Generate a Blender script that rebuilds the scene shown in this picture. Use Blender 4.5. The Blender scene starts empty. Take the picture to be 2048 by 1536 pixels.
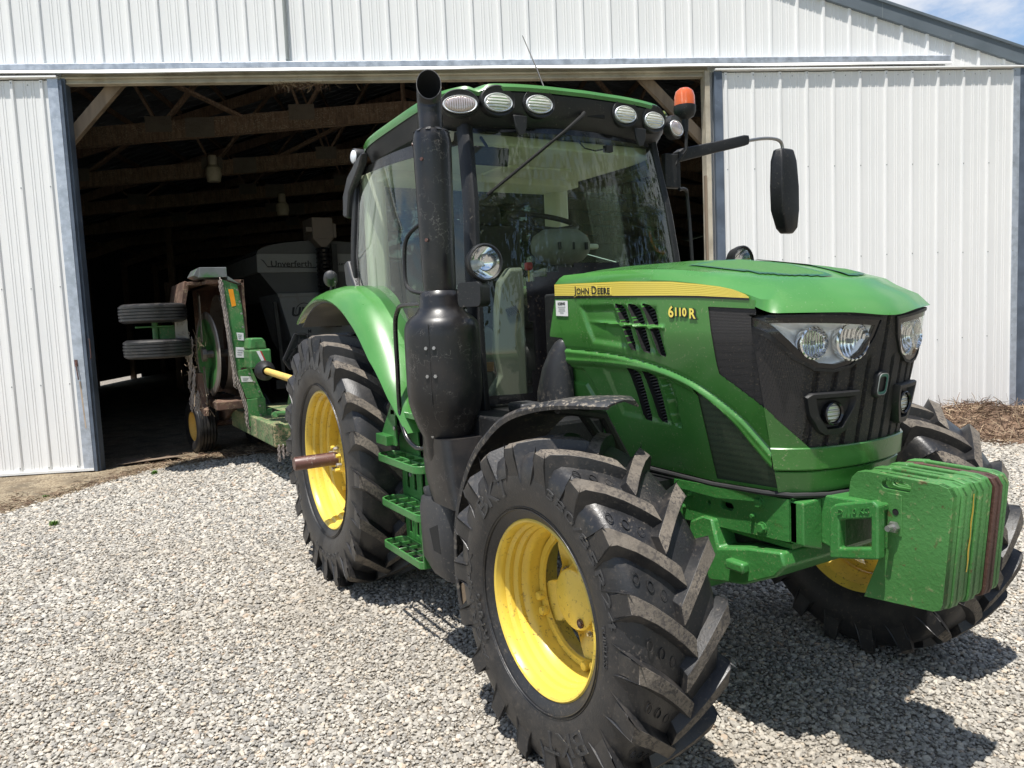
import bpy, bmesh, math, random
import numpy as np
from math import sin, cos, pi, radians, sqrt, atan2
from mathutils import Vector, Matrix
from mathutils.geometry import tessellate_polygon
random.seed(7); RNG = np.random.default_rng(7)
scene = bpy.context.scene
COL = scene.collection
V = Vector

# ------------------------------------------------------------------ materials
class NT:
    def __init__(s, name):
        s.m = bpy.data.materials.new(name); s.m.use_nodes = True
        s.t = s.m.node_tree; s.t.nodes.clear()
        s.out = s.t.nodes.new('ShaderNodeOutputMaterial')
    def n(s, typ, **kw):
        nd = s.t.nodes.new(typ)
        for k, v in kw.items():
            if k.startswith('i_'):
                nd.inputs[k[2:].replace('_', ' ')].default_value = v
            else: setattr(nd, k, v)
        return nd
    def l(s, a, b): s.t.links.new(a, b)
    def coord(s): return s.n('ShaderNodeTexCoord').outputs['Object']
    def noise(s, scale, detail=4, rough=.55, vec=None, stretch=None):
        nd = s.n('ShaderNodeTexNoise'); nd.inputs['Scale'].default_value = scale
        nd.inputs['Detail'].default_value = detail; nd.inputs['Roughness'].default_value = rough
        v = vec or s.coord()
        if stretch:
            mp = s.n('ShaderNodeMapping'); mp.inputs['Scale'].default_value = stretch
            s.l(v, mp.inputs['Vector']); v = mp.outputs['Vector']
        s.l(v, nd.inputs['Vector']); return nd.outputs['Fac']
    def rng(s, x, a, b, c=0., d=1.):
        nd = s.n('ShaderNodeMapRange'); nd.interpolation_type = 'SMOOTHSTEP'
        for k, v in zip(('From Min', 'From Max', 'To Min', 'To Max'), (a, b, c, d)): nd.inputs[k].default_value = v
        s.l(x, nd.inputs['Value']); return nd.outputs['Result']
    def mix(s, f, a, b):
        nd = s.n('ShaderNodeMix'); nd.data_type = 'RGBA'
        for sock, v in ((nd.inputs[0], f), (nd.inputs[6], a), (nd.inputs[7], b)):
            if isinstance(v, (int, float)): sock.default_value = v
            elif isinstance(v, (tuple, list)): sock.default_value = (*v, 1) if len(v) == 3 else v
            else: s.l(v, sock)
        return nd.outputs[2]
    def math(s, op, a, b=None):
        nd = s.n('ShaderNodeMath'); nd.operation = op
        for i, v in enumerate((a, b)):
            if v is None: continue
            if isinstance(v, (int, float)): nd.inputs[i].default_value = v
            else: s.l(v, nd.inputs[i])
        return nd.outputs[0]

def pmat(name, col, rough=.5, metal=0., coat=0., spec=.5, var=.12, vscale=3., dust=None, dcol=(.30, .25, .17), dscale=40., dthr=.62,
         grime=0., gcol=(.16, .12, .08), gscale=6., bump=0., bscale=60., rvar=.1, scratch=0., stretch=None, rust=0., trans=0.):
    """painted / plastic / metal surface with uneven tone, clinging dust specks, larger grime patches and fine bumps"""
    t = NT(name)
    p = t.n('ShaderNodeBsdfPrincipled')
    p.inputs['Metallic'].default_value = metal
    p.inputs['Coat Weight'].default_value = coat; p.inputs['Coat Roughness'].default_value = .12
    p.inputs['Specular IOR Level'].default_value = spec
    big = t.noise(vscale, 3, stretch=stretch)
    c = t.mix(t.rng(big, .3, .7), tuple(x * (1 - var) for x in col), tuple(min(1, x * (1 + var)) for x in col))
    r = t.rng(big, .3, .7, max(.02, rough - rvar), min(1, rough + rvar))
    if scratch > 0:
        s = t.math('ABSOLUTE', t.math('SUBTRACT', t.noise(16, 3, .6), .5)); s2 = t.noise(7, 3)
        m = t.math('MULTIPLY', t.rng(s, .004, .013, 1., 0.), t.rng(s2, .48, .60))
        c = t.mix(t.math('MULTIPLY', m, scratch), c, (.45, .42, .38))
    if grime > 0:
        g = t.noise(gscale, 6, .65)
        m = t.math('MULTIPLY', t.rng(g, .47, .68), grime)
        c = t.mix(m, c, gcol); r = t.math('ADD', r, t.math('MULTIPLY', m, .3))
    if rust > 0:
        g = t.noise(14, 8, .75)
        c = t.mix(t.math('MULTIPLY', t.rng(g, .60, .66), rust), c, (.10, .03, .018))
    if dust:
        g = t.noise(dscale, 5, .7); g2 = t.noise(dscale * .06 + .8, 3)
        m = t.math('MULTIPLY', t.math('MULTIPLY', t.rng(g, dthr - .03, dthr + .05), t.rng(g2, .30, .62)), dust)
        c = t.mix(m, c, dcol); r = t.math('ADD', r, t.math('MULTIPLY', m, .4))
    t.l(c, p.inputs['Base Color']); t.l(r, p.inputs['Roughness'])
    if bump > 0:
        b = t.n('ShaderNodeBump'); b.inputs['Strength'].default_value = bump; b.inputs['Distance'].default_value = .004
        t.l(t.noise(bscale, 5, .6), b.inputs['Height']); t.l(b.outputs['Normal'], p.inputs['Normal'])
    t.l(p.outputs[0], t.out.inputs[0])
    return t.m

M = {}
M['green'] = pmat('green_paint', (.052, .188, .036), .34, coat=.35, dust=.75, dscale=95, dthr=.62, dcol=(.34, .33, .2), grime=.16, gcol=(.10, .13, .06), gscale=3)
M['green_clean'] = pmat('green_paint_top', (.056, .200, .040), .33, coat=.4, dust=.5, dscale=90, dthr=.66, dcol=(.4, .4, .3), var=.06)
M['green_cast'] = pmat('cast_green', (.038, .170, .038), .38, coat=.2, dust=.55, dscale=110, dthr=.60, dcol=(.30, .27, .15), bump=.5, bscale=45, rust=.25)
M['green_weight'] = pmat('weight_green', (.054, .180, .044), .5, dust=.6, dscale=30, dthr=.6, dcol=(.25, .25, .12), bump=.6, bscale=60, rust=.7)
M['weight_brown'] = pmat('weight_bare_iron', (.075, .035, .025), .6, dust=.5, dscale=40, bump=.6, bscale=60, rust=.5)
M['yellow'] = pmat('yellow_paint', (.72, .52, .075), .36, coat=.25, dust=.9, dscale=55, dthr=.60, dcol=(.20, .13, .05), grime=.30, gcol=(.36, .24, .05), gscale=5, rvar=.05)
M['stripe'] = pmat('stripe_yellow', (.82, .66, .12), .4, var=.03)
M['stripe_dark'] = pmat('stripe_ochre', (.62, .42, .03), .4, var=.03)
M['black'] = pmat('black_plastic', (.0085, .009, .010), .5, dust=.5, dscale=80, dthr=.62, dcol=(.17, .15, .12), bump=.15, bscale=300)
M['black_gloss'] = pmat('black_gloss', (.006, .006, .007), .22, coat=.3, dust=.2, dscale=60)
M['black_exh'] = pmat('exhaust_black', (.009, .009, .010), .40, coat=.12, dust=.25, dscale=70, dthr=.64, grime=.3, gcol=(.05, .038, .03), gscale=4, scratch=.16, dcol=(.25, .2, .16))
M['black_panel'] = pmat('exhaust_shroud_black', (.028, .028, .032), .34, coat=.3, dust=.4, dscale=70, dthr=.63, scratch=.6, dcol=(.3, .28, .26), grime=.15)
M['soot_shade_black'] = pmat('soot_shade_black', (.006, .006, .006), .9)  # dead black: pipe soot, wiper, vent floors, shade painted for slots and holes
M['grey_plastic'] = pmat('grey_plastic', (.030, .031, .034), .45, dust=.6, dscale=70, dthr=.6, dcol=(.2, .18, .15))
M['mudguard'] = pmat('mudguard_plastic', (.022, .023, .026), .42, dust=.9, dscale=45, dthr=.56, dcol=(.22, .19, .15), grime=.4, gcol=(.10, .085, .07), gscale=5)
M['mud'] = pmat('dried_mud', (.26, .20, .14), .95, var=.25, bump=.8, bscale=30)
M['rubber'] = pmat('tyre_rubber', (.018, .018, .0192), .40, dust=.6, dscale=70, dthr=.60, dcol=(.12, .10, .08), grime=.38, gcol=(.07, .06, .05), gscale=11, bump=.25, bscale=120)
M['lug_top'] = pmat('dusty_lug_faces', (.135, .115, .092), .85, var=.25, vscale=9, dust=.9, dscale=75, dthr=.52, dcol=(.045, .04, .038), bump=.7, bscale=90, grime=.75, gcol=(.045, .04, .037), gscale=17)
M['rubber_text'] = pmat('tyre_lettering', (.034, .034, .035), .6, dust=.5, dscale=60)  # lighter than the tyre rubber, in place of shading on raised letters
M['chrome'] = pmat('reflector_chrome', (.82, .83, .85), .10, metal=1., var=.03, rvar=.03)
M['silver'] = pmat('lamp_silver', (.88, .89, .91), .38, metal=.3, var=.03, rvar=.04)
M['steel'] = pmat('bare_steel', (.42, .41, .40), .38, metal=.9, grime=.3, dust=.3)
M['shaft'] = pmat('primed_shaft', (.11, .05, .04), .4, dust=.5, dscale=50, dcol=(.35, .3, .25), scratch=.5)
M['beige'] = pmat('cab_lining', (.66, .67, .54), .75, var=.05)
M['beige_dark'] = pmat('cab_trim', (.16, .165, .135), .6, var=.05)
M['seat'] = pmat('seat_cloth', (.03, .033, .03), .9)
M['white_ink'] = pmat('label_white', (.75, .75, .74), .5, var=.05, grime=.3, gcol=(.4, .38, .35))
M['ink'] = pmat('label_ink', (.02, .02, .02), .6)
M['ink_soft'] = pmat('label_grey_ink', (.25, .27, .26), .6)
M['red'] = pmat('red_plastic', (.45, .02, .02), .4)
M['orange_sticker'] = pmat('orange_sticker', (.8, .3, .01), .5)
M['amber_strip'] = pmat('amber_marker', (.25, .12, .04), .4)
M['badge'] = pmat('badge_green', (.03, .16, .12), .35)
M['galv'] = pmat('galvanised_steel', (.44, .48, .54), .42, metal=.35, var=.15, vscale=12, dust=.5, dscale=35, dcol=(.75, .78, .8), dthr=.6)
M['galv_dark'] = pmat('blue_grey_trim', (.10, .125, .165), .5, metal=.1, var=.2, vscale=4, dust=.4, dscale=25, dcol=(.25, .28, .32))
M['rake'] = pmat('roof_trim_grey', (.12, .145, .165), .5, var=.06, dust=.4, dscale=9, dthr=.64, dcol=(.25, .26, .26))
M['beam_metal'] = pmat('weathered_header_trim', (.47, .42, .33), .6, var=.2, vscale=2, grime=.4, gcol=(.22, .17, .10), gscale=3)
M['wood'] = pmat('weathered_wood', (.20, .15, .105), .8, var=.35, vscale=6, stretch=(1, 1, .15), bump=.5, bscale=40)
M['truss_wood'] = pmat('stained_truss_wood', (.15, .098, .068), .85, var=.35, vscale=30, stretch=(1, 1, .12), dust=.5, dscale=60, dthr=.55, dcol=(.42, .36, .28), grime=.3, gcol=(.05, .03, .02), gscale=12)
M['gusset'] = pmat('gusset_plate', (.13, .11, .09), .8, metal=.0, dust=.8, dscale=90, dthr=.5, dcol=(.08, .07, .06))
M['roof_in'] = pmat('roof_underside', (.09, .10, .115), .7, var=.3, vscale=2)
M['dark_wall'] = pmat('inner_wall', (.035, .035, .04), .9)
M['tank_grey'] = pmat('tender_paint', (.20, .20, .195), .55, var=.1, grime=.3)
M['tank_dark'] = pmat('tender_dark_grey', (.07, .07, .07), .6)  # dark grey coat of the tarp and hopper slope
M['rust_in'] = pmat('rusty_deck', (.10, .055, .038), .8, var=.4, vscale=5, dust=.8, dscale=30, dthr=.55, dcol=(.25, .19, .12), bump=.6, bscale=30)
M['mower_green'] = pmat('mower_green', (.04, .17, .045), .42, dust=.8, dscale=45, dthr=.58, dcol=(.30, .26, .16), grime=.35, gcol=(.2, .17, .1), gscale=6)
M['worn_steel'] = pmat('worn_blade_steel', (.30, .27, .24), .5, metal=.5, grime=.6, gcol=(.14, .09, .06), dust=.6)
M['chain'] = pmat('chain_steel', (.36, .31, .28), .5, metal=.3)
M['pto'] = pmat('pto_yellow', (.62, .42, .11), .55, grime=.3)
M['dirty_deck'] = pmat('clipping_covered_deck', (.07, .13, .05), .8, var=.4, vscale=7, dust=.9, dscale=40, dthr=.5, dcol=(.34, .27, .16), bump=.5)

def siding_mat():
    t = NT('white_siding'); p = t.n('ShaderNodeBsdfPrincipled')
    streak = t.noise(1.6, 6, .6, stretch=(3, 3, .25)); fine = t.noise(50, 3)
    c = t.mix(t.rng(streak, .35, .75), (.82, .815, .795), (.78, .78, .765))
    c = t.mix(t.math('MULTIPLY', t.rng(fine, .66, .72), .35), c, (.45, .44, .42))
    t.l(c, p.inputs['Base Color']); p.inputs['Roughness'].default_value = .42
    p.inputs['Specular IOR Level'].default_value = .4
    b = t.n('ShaderNodeBump'); b.inputs['Strength'].default_value = .35; b.inputs['Distance'].default_value = .02
    t.l(t.noise(2.2, 2, .4, stretch=(1, 1, .5)), b.inputs['Height']); t.l(b.outputs[0], p.inputs['Normal'])
    t.l(p.outputs[0], t.out.inputs[0]); return t.m
M['siding'] = siding_mat()

def glass_mat(name, tint, rmul=1., haze=.03):
    """thin pane: tinted see-through with a Fresnel mirror and a film of dust"""
    t = NT(name)
    ge = t.n('ShaderNodeNewGeometry'); dp = t.n('ShaderNodeVectorMath'); dp.operation = 'DOT_PRODUCT'
    t.l(ge.outputs['Normal'], dp.inputs[0]); t.l(ge.outputs['Incoming'], dp.inputs[1])
    oc = t.math('SUBTRACT', 1., t.math('ABSOLUTE', dp.outputs['Value']))
    fr_ = t.math('ADD', .045, t.math('MULTIPLY', .95, t.math('POWER', oc, 4.6)))   # Schlick, same from both sides
    tr = t.n('ShaderNodeBsdfTransparent'); tr.inputs['Color'].default_value = (*tint, 1)
    gl = t.n('ShaderNodeBsdfGlossy'); gl.inputs['Roughness'].default_value = .01; gl.inputs['Color'].default_value = (.95, 1, .96, 1)
    mx = t.n('ShaderNodeMixShader')
    t.l(t.math('MINIMUM', t.math('MULTIPLY', fr_, rmul), 1.), mx.inputs[0]); t.l(tr.outputs[0], mx.inputs[1]); t.l(gl.outputs[0], mx.inputs[2])
    df = t.n('ShaderNodeBsdfDiffuse'); df.inputs['Color'].default_value = (.5, .5, .45, 1)
    mx2 = t.n('ShaderNodeMixShader')
    sp = t.math('ADD', t.math('MULTIPLY', t.math('MULTIPLY', t.rng(t.noise(160, 4, .7), .60, .70), t.rng(t.noise(5, 3), .42, .65)), .30), haze)
    t.l(sp, mx2.inputs[0]); t.l(mx.outputs[0], mx2.inputs[1]); t.l(df.outputs[0], mx2.inputs[2])
    t.l(mx2.outputs[0], t.out.inputs[0]); return t.m
M['glass'] = glass_mat('cab_glass', (.74, .81, .73), 1.5, .006)
M['screen_glass'] = glass_mat('windscreen_glass', (.78, .85, .76), 1.1, .006)
M['lens'] = glass_mat('lamp_glass', (.97, .98, .97), 1.0, .003)

def lens_amber():
    t = NT('amber_dome'); p = t.n('ShaderNodeBsdfPrincipled')
    p.inputs['Base Color'].default_value = (.9, .16, .03, 1); p.inputs['Roughness'].default_value = .12
    p.inputs['Transmission Weight'].default_value = .35; p.inputs['Coat Weight'].default_value = .5
    b = t.n('ShaderNodeBump'); b.inputs['Strength'].default_value = .6; b.inputs['Distance'].default_value = .003
    w = t.n('ShaderNodeTexWave'); w.inputs['Scale'].default_value = 60; w.bands_direction = 'Z'; t.l(t.coord(), w.inputs['Vector'])
    t.l(w.outputs['Fac'], b.inputs['Height']); t.l(b.outputs[0], p.inputs['Normal']); t.l(p.outputs[0], t.out.inputs[0]); return t.m
M['amber'] = lens_amber()

def ribbed_lamp(name, col, scale, d='X', metal=.5, rough=.16):
    t = NT(name); p = t.n('ShaderNodeBsdfPrincipled')
    p.inputs['Base Color'].default_value = (*col, 1); p.inputs['Roughness'].default_value = rough; p.inputs['Metallic'].default_value = metal
    p.inputs['Coat Weight'].default_value = .6
    b = t.n('ShaderNodeBump'); b.inputs['Strength'].default_value = .9; b.inputs['Distance'].default_value = .006
    w = t.n('ShaderNodeTexWave'); w.inputs['Scale'].default_value = scale; w.bands_direction = d; t.l(t.coord(), w.inputs['Vector'])
    t.l(w.outputs['Fac'], b.inputs['Height']); t.l(b.outputs[0], p.inputs['Normal']); t.l(p.outputs[0], t.out.inputs[0]); return t.m
M['led_lens'] = ribbed_lamp('work_lamp_lens', (.75, .76, .66), 22, 'Z')
M['facets'] = ribbed_lamp('faceted_reflector', (.85, .86, .88), 20, 'Y', 1., .10)
M['screen_frame'] = pmat('screen_frame_green', (.02, .10, .05), .4)
M['blinker_lens'] = ribbed_lamp('indicator_lens', (.72, .60, .55), 30, 'Y')

def mesh_mat(name, col, green=0.):
    """fine perforated steel: darker dots in a tight grid, dusty"""
    t = NT(name); p = t.n('ShaderNodeBsdfPrincipled')
    v = t.n('ShaderNodeTexVoronoi'); v.inputs['Scale'].default_value = 190; v.inputs['Randomness'].default_value = .15; t.l(t.coord(), v.inputs['Vector'])
    dots = t.rng(v.outputs['Distance'], .25, .42)
    c = t.mix(dots, tuple(x * .25 for x in col), col)
    d = t.noise(120, 5, .75); d2 = t.noise(3.5, 3)
    c = t.mix(t.math('MULTIPLY', t.math('MULTIPLY', t.rng(d, .57, .68), t.rng(d2, .35, .65)), .6), c, (.22, .17, .11))
    t.l(c, p.inputs['Base Color']); p.inputs['Roughness'].default_value = .6
    b = t.n('ShaderNodeBump'); b.inputs['Strength'].default_value = .5; b.inputs['Distance'].default_value = .002
    t.l(dots, b.inputs['Height']); t.l(b.outputs[0], p.inputs['Normal'])
    t.l(p.outputs[0], t.out.inputs[0]); return t.m
M['perf'] = mesh_mat('black_screen', (.034, .031, .030))
M['perf_green'] = mesh_mat('green_screen', (.050, .072, .040))
M['perf_top'] = mesh_mat('bonnet_screen', (.05, .17, .035))
M['grille'] = pmat('dusty_grille_black', (.020, .0185, .018), .6, dust=.55, dscale=150, dthr=.56, dcol=(.17, .14, .10), bump=.9, bscale=260, grime=.25, gcol=(.05, .04, .032), gscale=14)

# ------------------------------------------------------------------ mesh builder
class G:
    def __init__(s): s.v = []; s.f = []; s.mi = []
    def add(s, vs, fs, mi=0):
        o = len(s.v); s.v += [tuple(v) for v in vs]; s.f += [tuple(i + o for i in f) for f in fs]
        s.mi += [mi] * len(fs) if isinstance(mi, int) else list(mi)
        return s
    def obox(s, c, ax, ay, az, mi=0):
        c, ax, ay, az = V(c), V(ax), V(ay), V(az)
        vs = [c + a * ax + b * ay + d * az for a in (-1, 1) for b in (-1, 1) for d in (-1, 1)]
        return s.add(vs, [(0, 1, 3, 2), (4, 6, 7, 5), (0, 4, 5, 1), (2, 3, 7, 6), (0, 2, 6, 4), (1, 5, 7, 3)], mi)
    def box(s, x0, x1, y0, y1, z0, z1, mi=0):
        return s.obox(((x0 + x1) / 2, (y0 + y1) / 2, (z0 + z1) / 2), ((x1 - x0) / 2, 0, 0), (0, (y1 - y0) / 2, 0), (0, 0, (z1 - z0) / 2), mi)
    def beam(s, a, b, w, h, up=(0, 0, 1), mi=0):
        a, b, up = V(a), V(b), V(up); d = b - a; L = d.length; d.normalize()
        sd = d.cross(up).normalized(); u = sd.cross(d)
        return s.obox((a + b) / 2, d * L / 2, sd * w / 2, u * h / 2, mi)
    def rings(s, rings, closed=True, caps=True, mi=0):
        o = len(s.v); n = len(rings[0])
        for r in rings: s.v += [tuple(p) for p in r]
        k = n if closed else n - 1
        for i in range(len(rings) - 1):
            for j in range(k):
                a = o + i * n + j; b = o + i * n + (j + 1) % n
                s.f.append((a, b, b + n, a + n)); s.mi.append(mi)
        if caps and closed:
            s.f.append(tuple(o + j for j in reversed(range(n)))); s.mi.append(mi)
            s.f.append(tuple(o + (len(rings) - 1) * n + j for j in range(n))); s.mi.append(mi)
        return s
    def tube(s, pts, r, n=12, mi=0, caps=True, sx=1., up=(0, 0, 1)):
        pts = [V(p) for p in pts]; rs = r if isinstance(r, (list, tuple)) else [r] * len(pts)
        R = []; u = None
        for i, p in enumerate(pts):
            a = pts[max(i - 1, 0)]; b = pts[min(i + 1, len(pts) - 1)]; d = (b - a).normalized()
            if u is None:
                u = V(up) - d * d.dot(V(up))
                if u.length < 1e-3: u = V((1, 0, 0)) - d * d.x
            else: u = u - d * d.dot(u)
            u.normalize(); w = d.cross(u)
            R.append([p + (u * cos(t) + w * sin(t) * sx) * rs[i] for t in (2 * pi * k / n for k in range(n))])
        return s.rings(R, True, caps, mi)
    def lathe(s, prof, o=(0, 0, 0), axis=(0, 0, 1), n=32, mi=0, a0=0, a1=2 * pi, mis=None, sx=1., ref=None):
        """prof = [(radius, height along axis)]"""
        o, ax = V(o), V(axis).normalized()
        u = V(ref) if ref else (V((1, 0, 0)) if abs(ax.x) < .9 else V((0, 1, 0)))
        u = (u - ax * u.dot(ax)).normalized(); w = ax.cross(u)
        full = abs(a1 - a0 - 2 * pi) < 1e-6; m = n if full else n + 1
        b = len(s.v)
        for r, h in prof:
            for k in range(m):
                t = a0 + (a1 - a0) * k / n
                s.v.append(tuple(o + ax * h + (u * cos(t) * sx + w * sin(t)) * r))
        for i in range(len(prof) - 1):
            for k in range(n):
                k2 = (k + 1) % m
                s.f.append((b + i * m + k, b + i * m + k2, b + (i + 1) * m + k2, b + (i + 1) * m + k)); s.mi.append(mis[i] if mis else mi)
        return s
    def prism(s, poly, o, u, v, t, mi=0):
        """polygon (2d) in plane o + a*u + b*v, extruded by vector t"""
        o, u, v, t = V(o), V(u), V(v), V(t); n = len(poly)
        A = [o + u * a + v * b for a, b in poly]; B = [p + t for p in A]
        tris = tessellate_polygon([[V((a, b, 0)) for a, b in poly]])
        fs = [tuple(x) for x in tris] + [tuple(i + n for i in reversed(x)) for x in tris] + [(i, (i + 1) % n, (i + 1) % n + n, i + n) for i in range(n)]
        return s.add(A + B, fs, mi)
    def bolt(s, c, ax, r=.012, h=.01, mi=0):
        return s.lathe([(0, h), (r * .9, h), (r, h * .6), (r, 0)], c, ax, 6, mi)
    def xf(s, mat):
        s.v = [tuple(mat @ V(p)) for p in s.v]; return s
    def build(s, name, mats, parent=None, smooth=30, bevel=0., seg=2, fix=True):
        me = bpy.data.meshes.new(name); me.from_pydata(s.v, [], s.f)
        if not isinstance(mats, (list, tuple)): mats = [mats]
        for m in mats: me.materials.append(M[m] if isinstance(m, str) else m)
        me.polygons.foreach_set('material_index', s.mi)
        if fix:
            bm = bmesh.new(); bm.from_mesh(me); bmesh.ops.remove_doubles(bm, verts=bm.verts, dist=1e-5)
            bmesh.ops.recalc_face_normals(bm, faces=bm.faces); bm.to_mesh(me); bm.free()
        if smooth:
            me.shade_smooth(); me.set_sharp_from_angle(angle=radians(smooth))
        me.update()
        o = bpy.data.objects.new(name, me); COL.objects.link(o)
        if parent: o.parent = parent
        if bevel:
            b = o.modifiers.new('bevel', 'BEVEL'); b.width = bevel; b.segments = seg; b.limit_method = 'ANGLE'; b.angle_limit = radians(35); b.harden_normals = False
        return o

def tag(o, label=None, cat=None, group=None, kind=None):
    if label: o['label'] = label
    if cat: o['category'] = cat
    if group: o['group'] = group
    if kind: o['kind'] = kind
    return o
def empty(name, loc, label, cat, group=None):
    o = bpy.data.objects.new(name, None); COL.objects.link(o); o.location = loc; o.empty_display_size = .2
    return tag(o, label, cat, group)
def copy_part(o, parent, mat=None):
    """a part with copies of its sub-parts, mirrored or moved by matrix"""
    c = o.copy(); COL.objects.link(c); c.parent = parent
    if mat is not None: c.matrix_local = mat @ o.matrix_local
    for ch in [x for x in o.children]:
        d = ch.copy(); COL.objects.link(d); d.parent = c
    return c
MIRY = Matrix.Scale(-1, 4, (0, 1, 0))

_fontcache = {}
def text_mesh(txt, size=1., extrude=.0, bold=0., space=1.):
    cu = bpy.data.curves.new('t', 'FONT'); cu.body = txt; cu.size = size; cu.extrude = extrude; cu.offset = bold; cu.space_character = space; cu.resolution_u = 3
    ob = bpy.data.objects.new('t', cu); COL.objects.link(ob)
    dg = bpy.context.evaluated_depsgraph_get(); dg.update()
    me = bpy.data.meshes.new_from_object(ob.evaluated_get(dg))
    vs = [tuple(v.co) for v in me.vertices]; fs = [tuple(p.vertices) for p in me.polygons]
    bpy.data.objects.remove(ob); bpy.data.meshes.remove(me)
    return vs, fs
def text_on(g, txt, size, fn, extrude=.001, bold=0., mi=0, space=1., width=None, center=False):
    """lettering: fn maps (x, y, z) of the flat text to a point"""
    vs, fs = text_mesh(txt, size, extrude, bold, space)
    x0 = min(v[0] for v in vs); x1 = max(v[0] for v in vs); k = (width / (x1 - x0)) if width else 1.
    sh = -(x1 - x0) * k / 2 if center else 0
    g.add([fn((v[0] - x0) * k + sh, v[1], v[2]) for v in vs], fs, mi)
    return g
def interp(x, xs, ys): return float(np.interp(x, xs, ys))

def sdist(P, poly):
    """signed distance (positive inside) from points (n,2) to polygon"""
    P = np.asarray(P, float); poly = np.asarray(poly, float); n = len(poly)
    inside = np.zeros(len(P), bool); dm = np.full(len(P), 1e9)
    for i in range(n):
        a = poly[i]; b = poly[(i + 1) % n]; e = b - a; w = P - a
        t = np.clip((w @ e) / (e @ e + 1e-12), 0, 1); d = w - t[:, None] * e
        dm = np.minimum(dm, np.sqrt((d ** 2).sum(1)))
        c = ((a[1] <= P[:, 1]) != (b[1] <= P[:, 1]))
        xx = a[0] + (P[:, 1] - a[1]) * (b[0] - a[0]) / (b[1] - a[1] + 1e-12)
        inside ^= c & (P[:, 0] < xx)
    return np.where(inside, dm, -dm)
def smooth01(x): x = np.clip(x, 0, 1); return x * x * (3 - 2 * x)
def linedist(P, line):
    P = np.asarray(P, float); dm = np.full(len(P), 1e9); sg = np.zeros(len(P))
    for a, b in zip(line[:-1], line[1:]):
        a = np.array(a, float); b = np.array(b, float); e = b - a; w = P - a
        t = np.clip((w @ e) / (e @ e + 1e-12), 0, 1); d = w - t[:, None] * e; dd = np.sqrt((d ** 2).sum(1))
        cr = e[0] * w[:, 1] - e[1] * w[:, 0]
        up = dd < dm; dm = np.where(up, dd, dm); sg = np.where(up, np.sign(cr), sg)
    return dm, sg
def catmull(pts, k=6):
    P = [V(p) for p in pts]; out = []
    for i in range(len(P) - 1):
        p0 = P[max(i - 1, 0)]; p1 = P[i]; p2 = P[i + 1]; p3 = P[min(i + 2, len(P) - 1)]
        for j in range(k):
            t = j / k
            out.append(.5 * ((2 * p1) + (p2 - p0) * t + (2 * p0 - 5 * p1 + 4 * p2 - p3) * t * t + (3 * p1 - p0 - 3 * p2 + p3) * t ** 3))
    out.append(P[-1]); return out

def snap(PP, polys, tol):
    """move grid points that lie close to a polygon edge onto it, so that cut-outs have clean borders"""
    P = PP.copy()
    for poly in polys:
        n = len(poly); best = np.full(len(PP), 1e9); tgt = P.copy()
        for i in range(n):
            a = np.array(poly[i], float); b = np.array(poly[(i + 1) % n], float); e = b - a; w = PP - a
            t = np.clip((w @ e) / (e @ e + 1e-12), 0, 1); q = a + t[:, None] * e; d = np.sqrt(((PP - q) ** 2).sum(1))
            m = d < best; best = np.where(m, d, best); tgt[m] = q[m]
        m = best < tol; P[m] = tgt[m]
    return P
CLOUD_LOC = (2.01877, -0.14188, 0.83441); EXPO = 0.60

def prism_h(g, outer, holes, o, u, v, t, mi=0):
    o, u, v, t = V(o), V(u), V(v), V(t)
    loops = [outer] + holes; flat = [p for L in loops for p in L]; n = len(flat)
    A = [o + u * a + v * b for a, b in flat]; B = [p + t for p in A]
    tris = tessellate_polygon([[V((a, b, 0)) for a, b in L] for L in loops])
    fs = [tuple(x) for x in tris] + [tuple(i + n for i in reversed(x)) for x in tris]
    s = 0
    for L in loops:
        k = len(L); fs += [(s + i, s + (i + 1) % k, s + (i + 1) % k + n, s + i + n) for i in range(k)]; s += k
    g.add(A + B, fs, mi); return g
def rrect(x0, x1, y0, y1, r, n=4):
    out = []
    for cx, cy, a in ((x1 - r, y1 - r, 0), (x0 + r, y1 - r, 90), (x0 + r, y0 + r, 180), (x1 - r, y0 + r, 270)):
        out += [(cx + r * cos(radians(a + 90 * i / n)), cy + r * sin(radians(a + 90 * i / n))) for i in range(n + 1)]
    return out

tractor = empty('tractor', (0, 0, 0), 'green farm tractor with yellow wheels and front weights parked on gravel before the shed', 'tractor')
T = tractor
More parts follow.
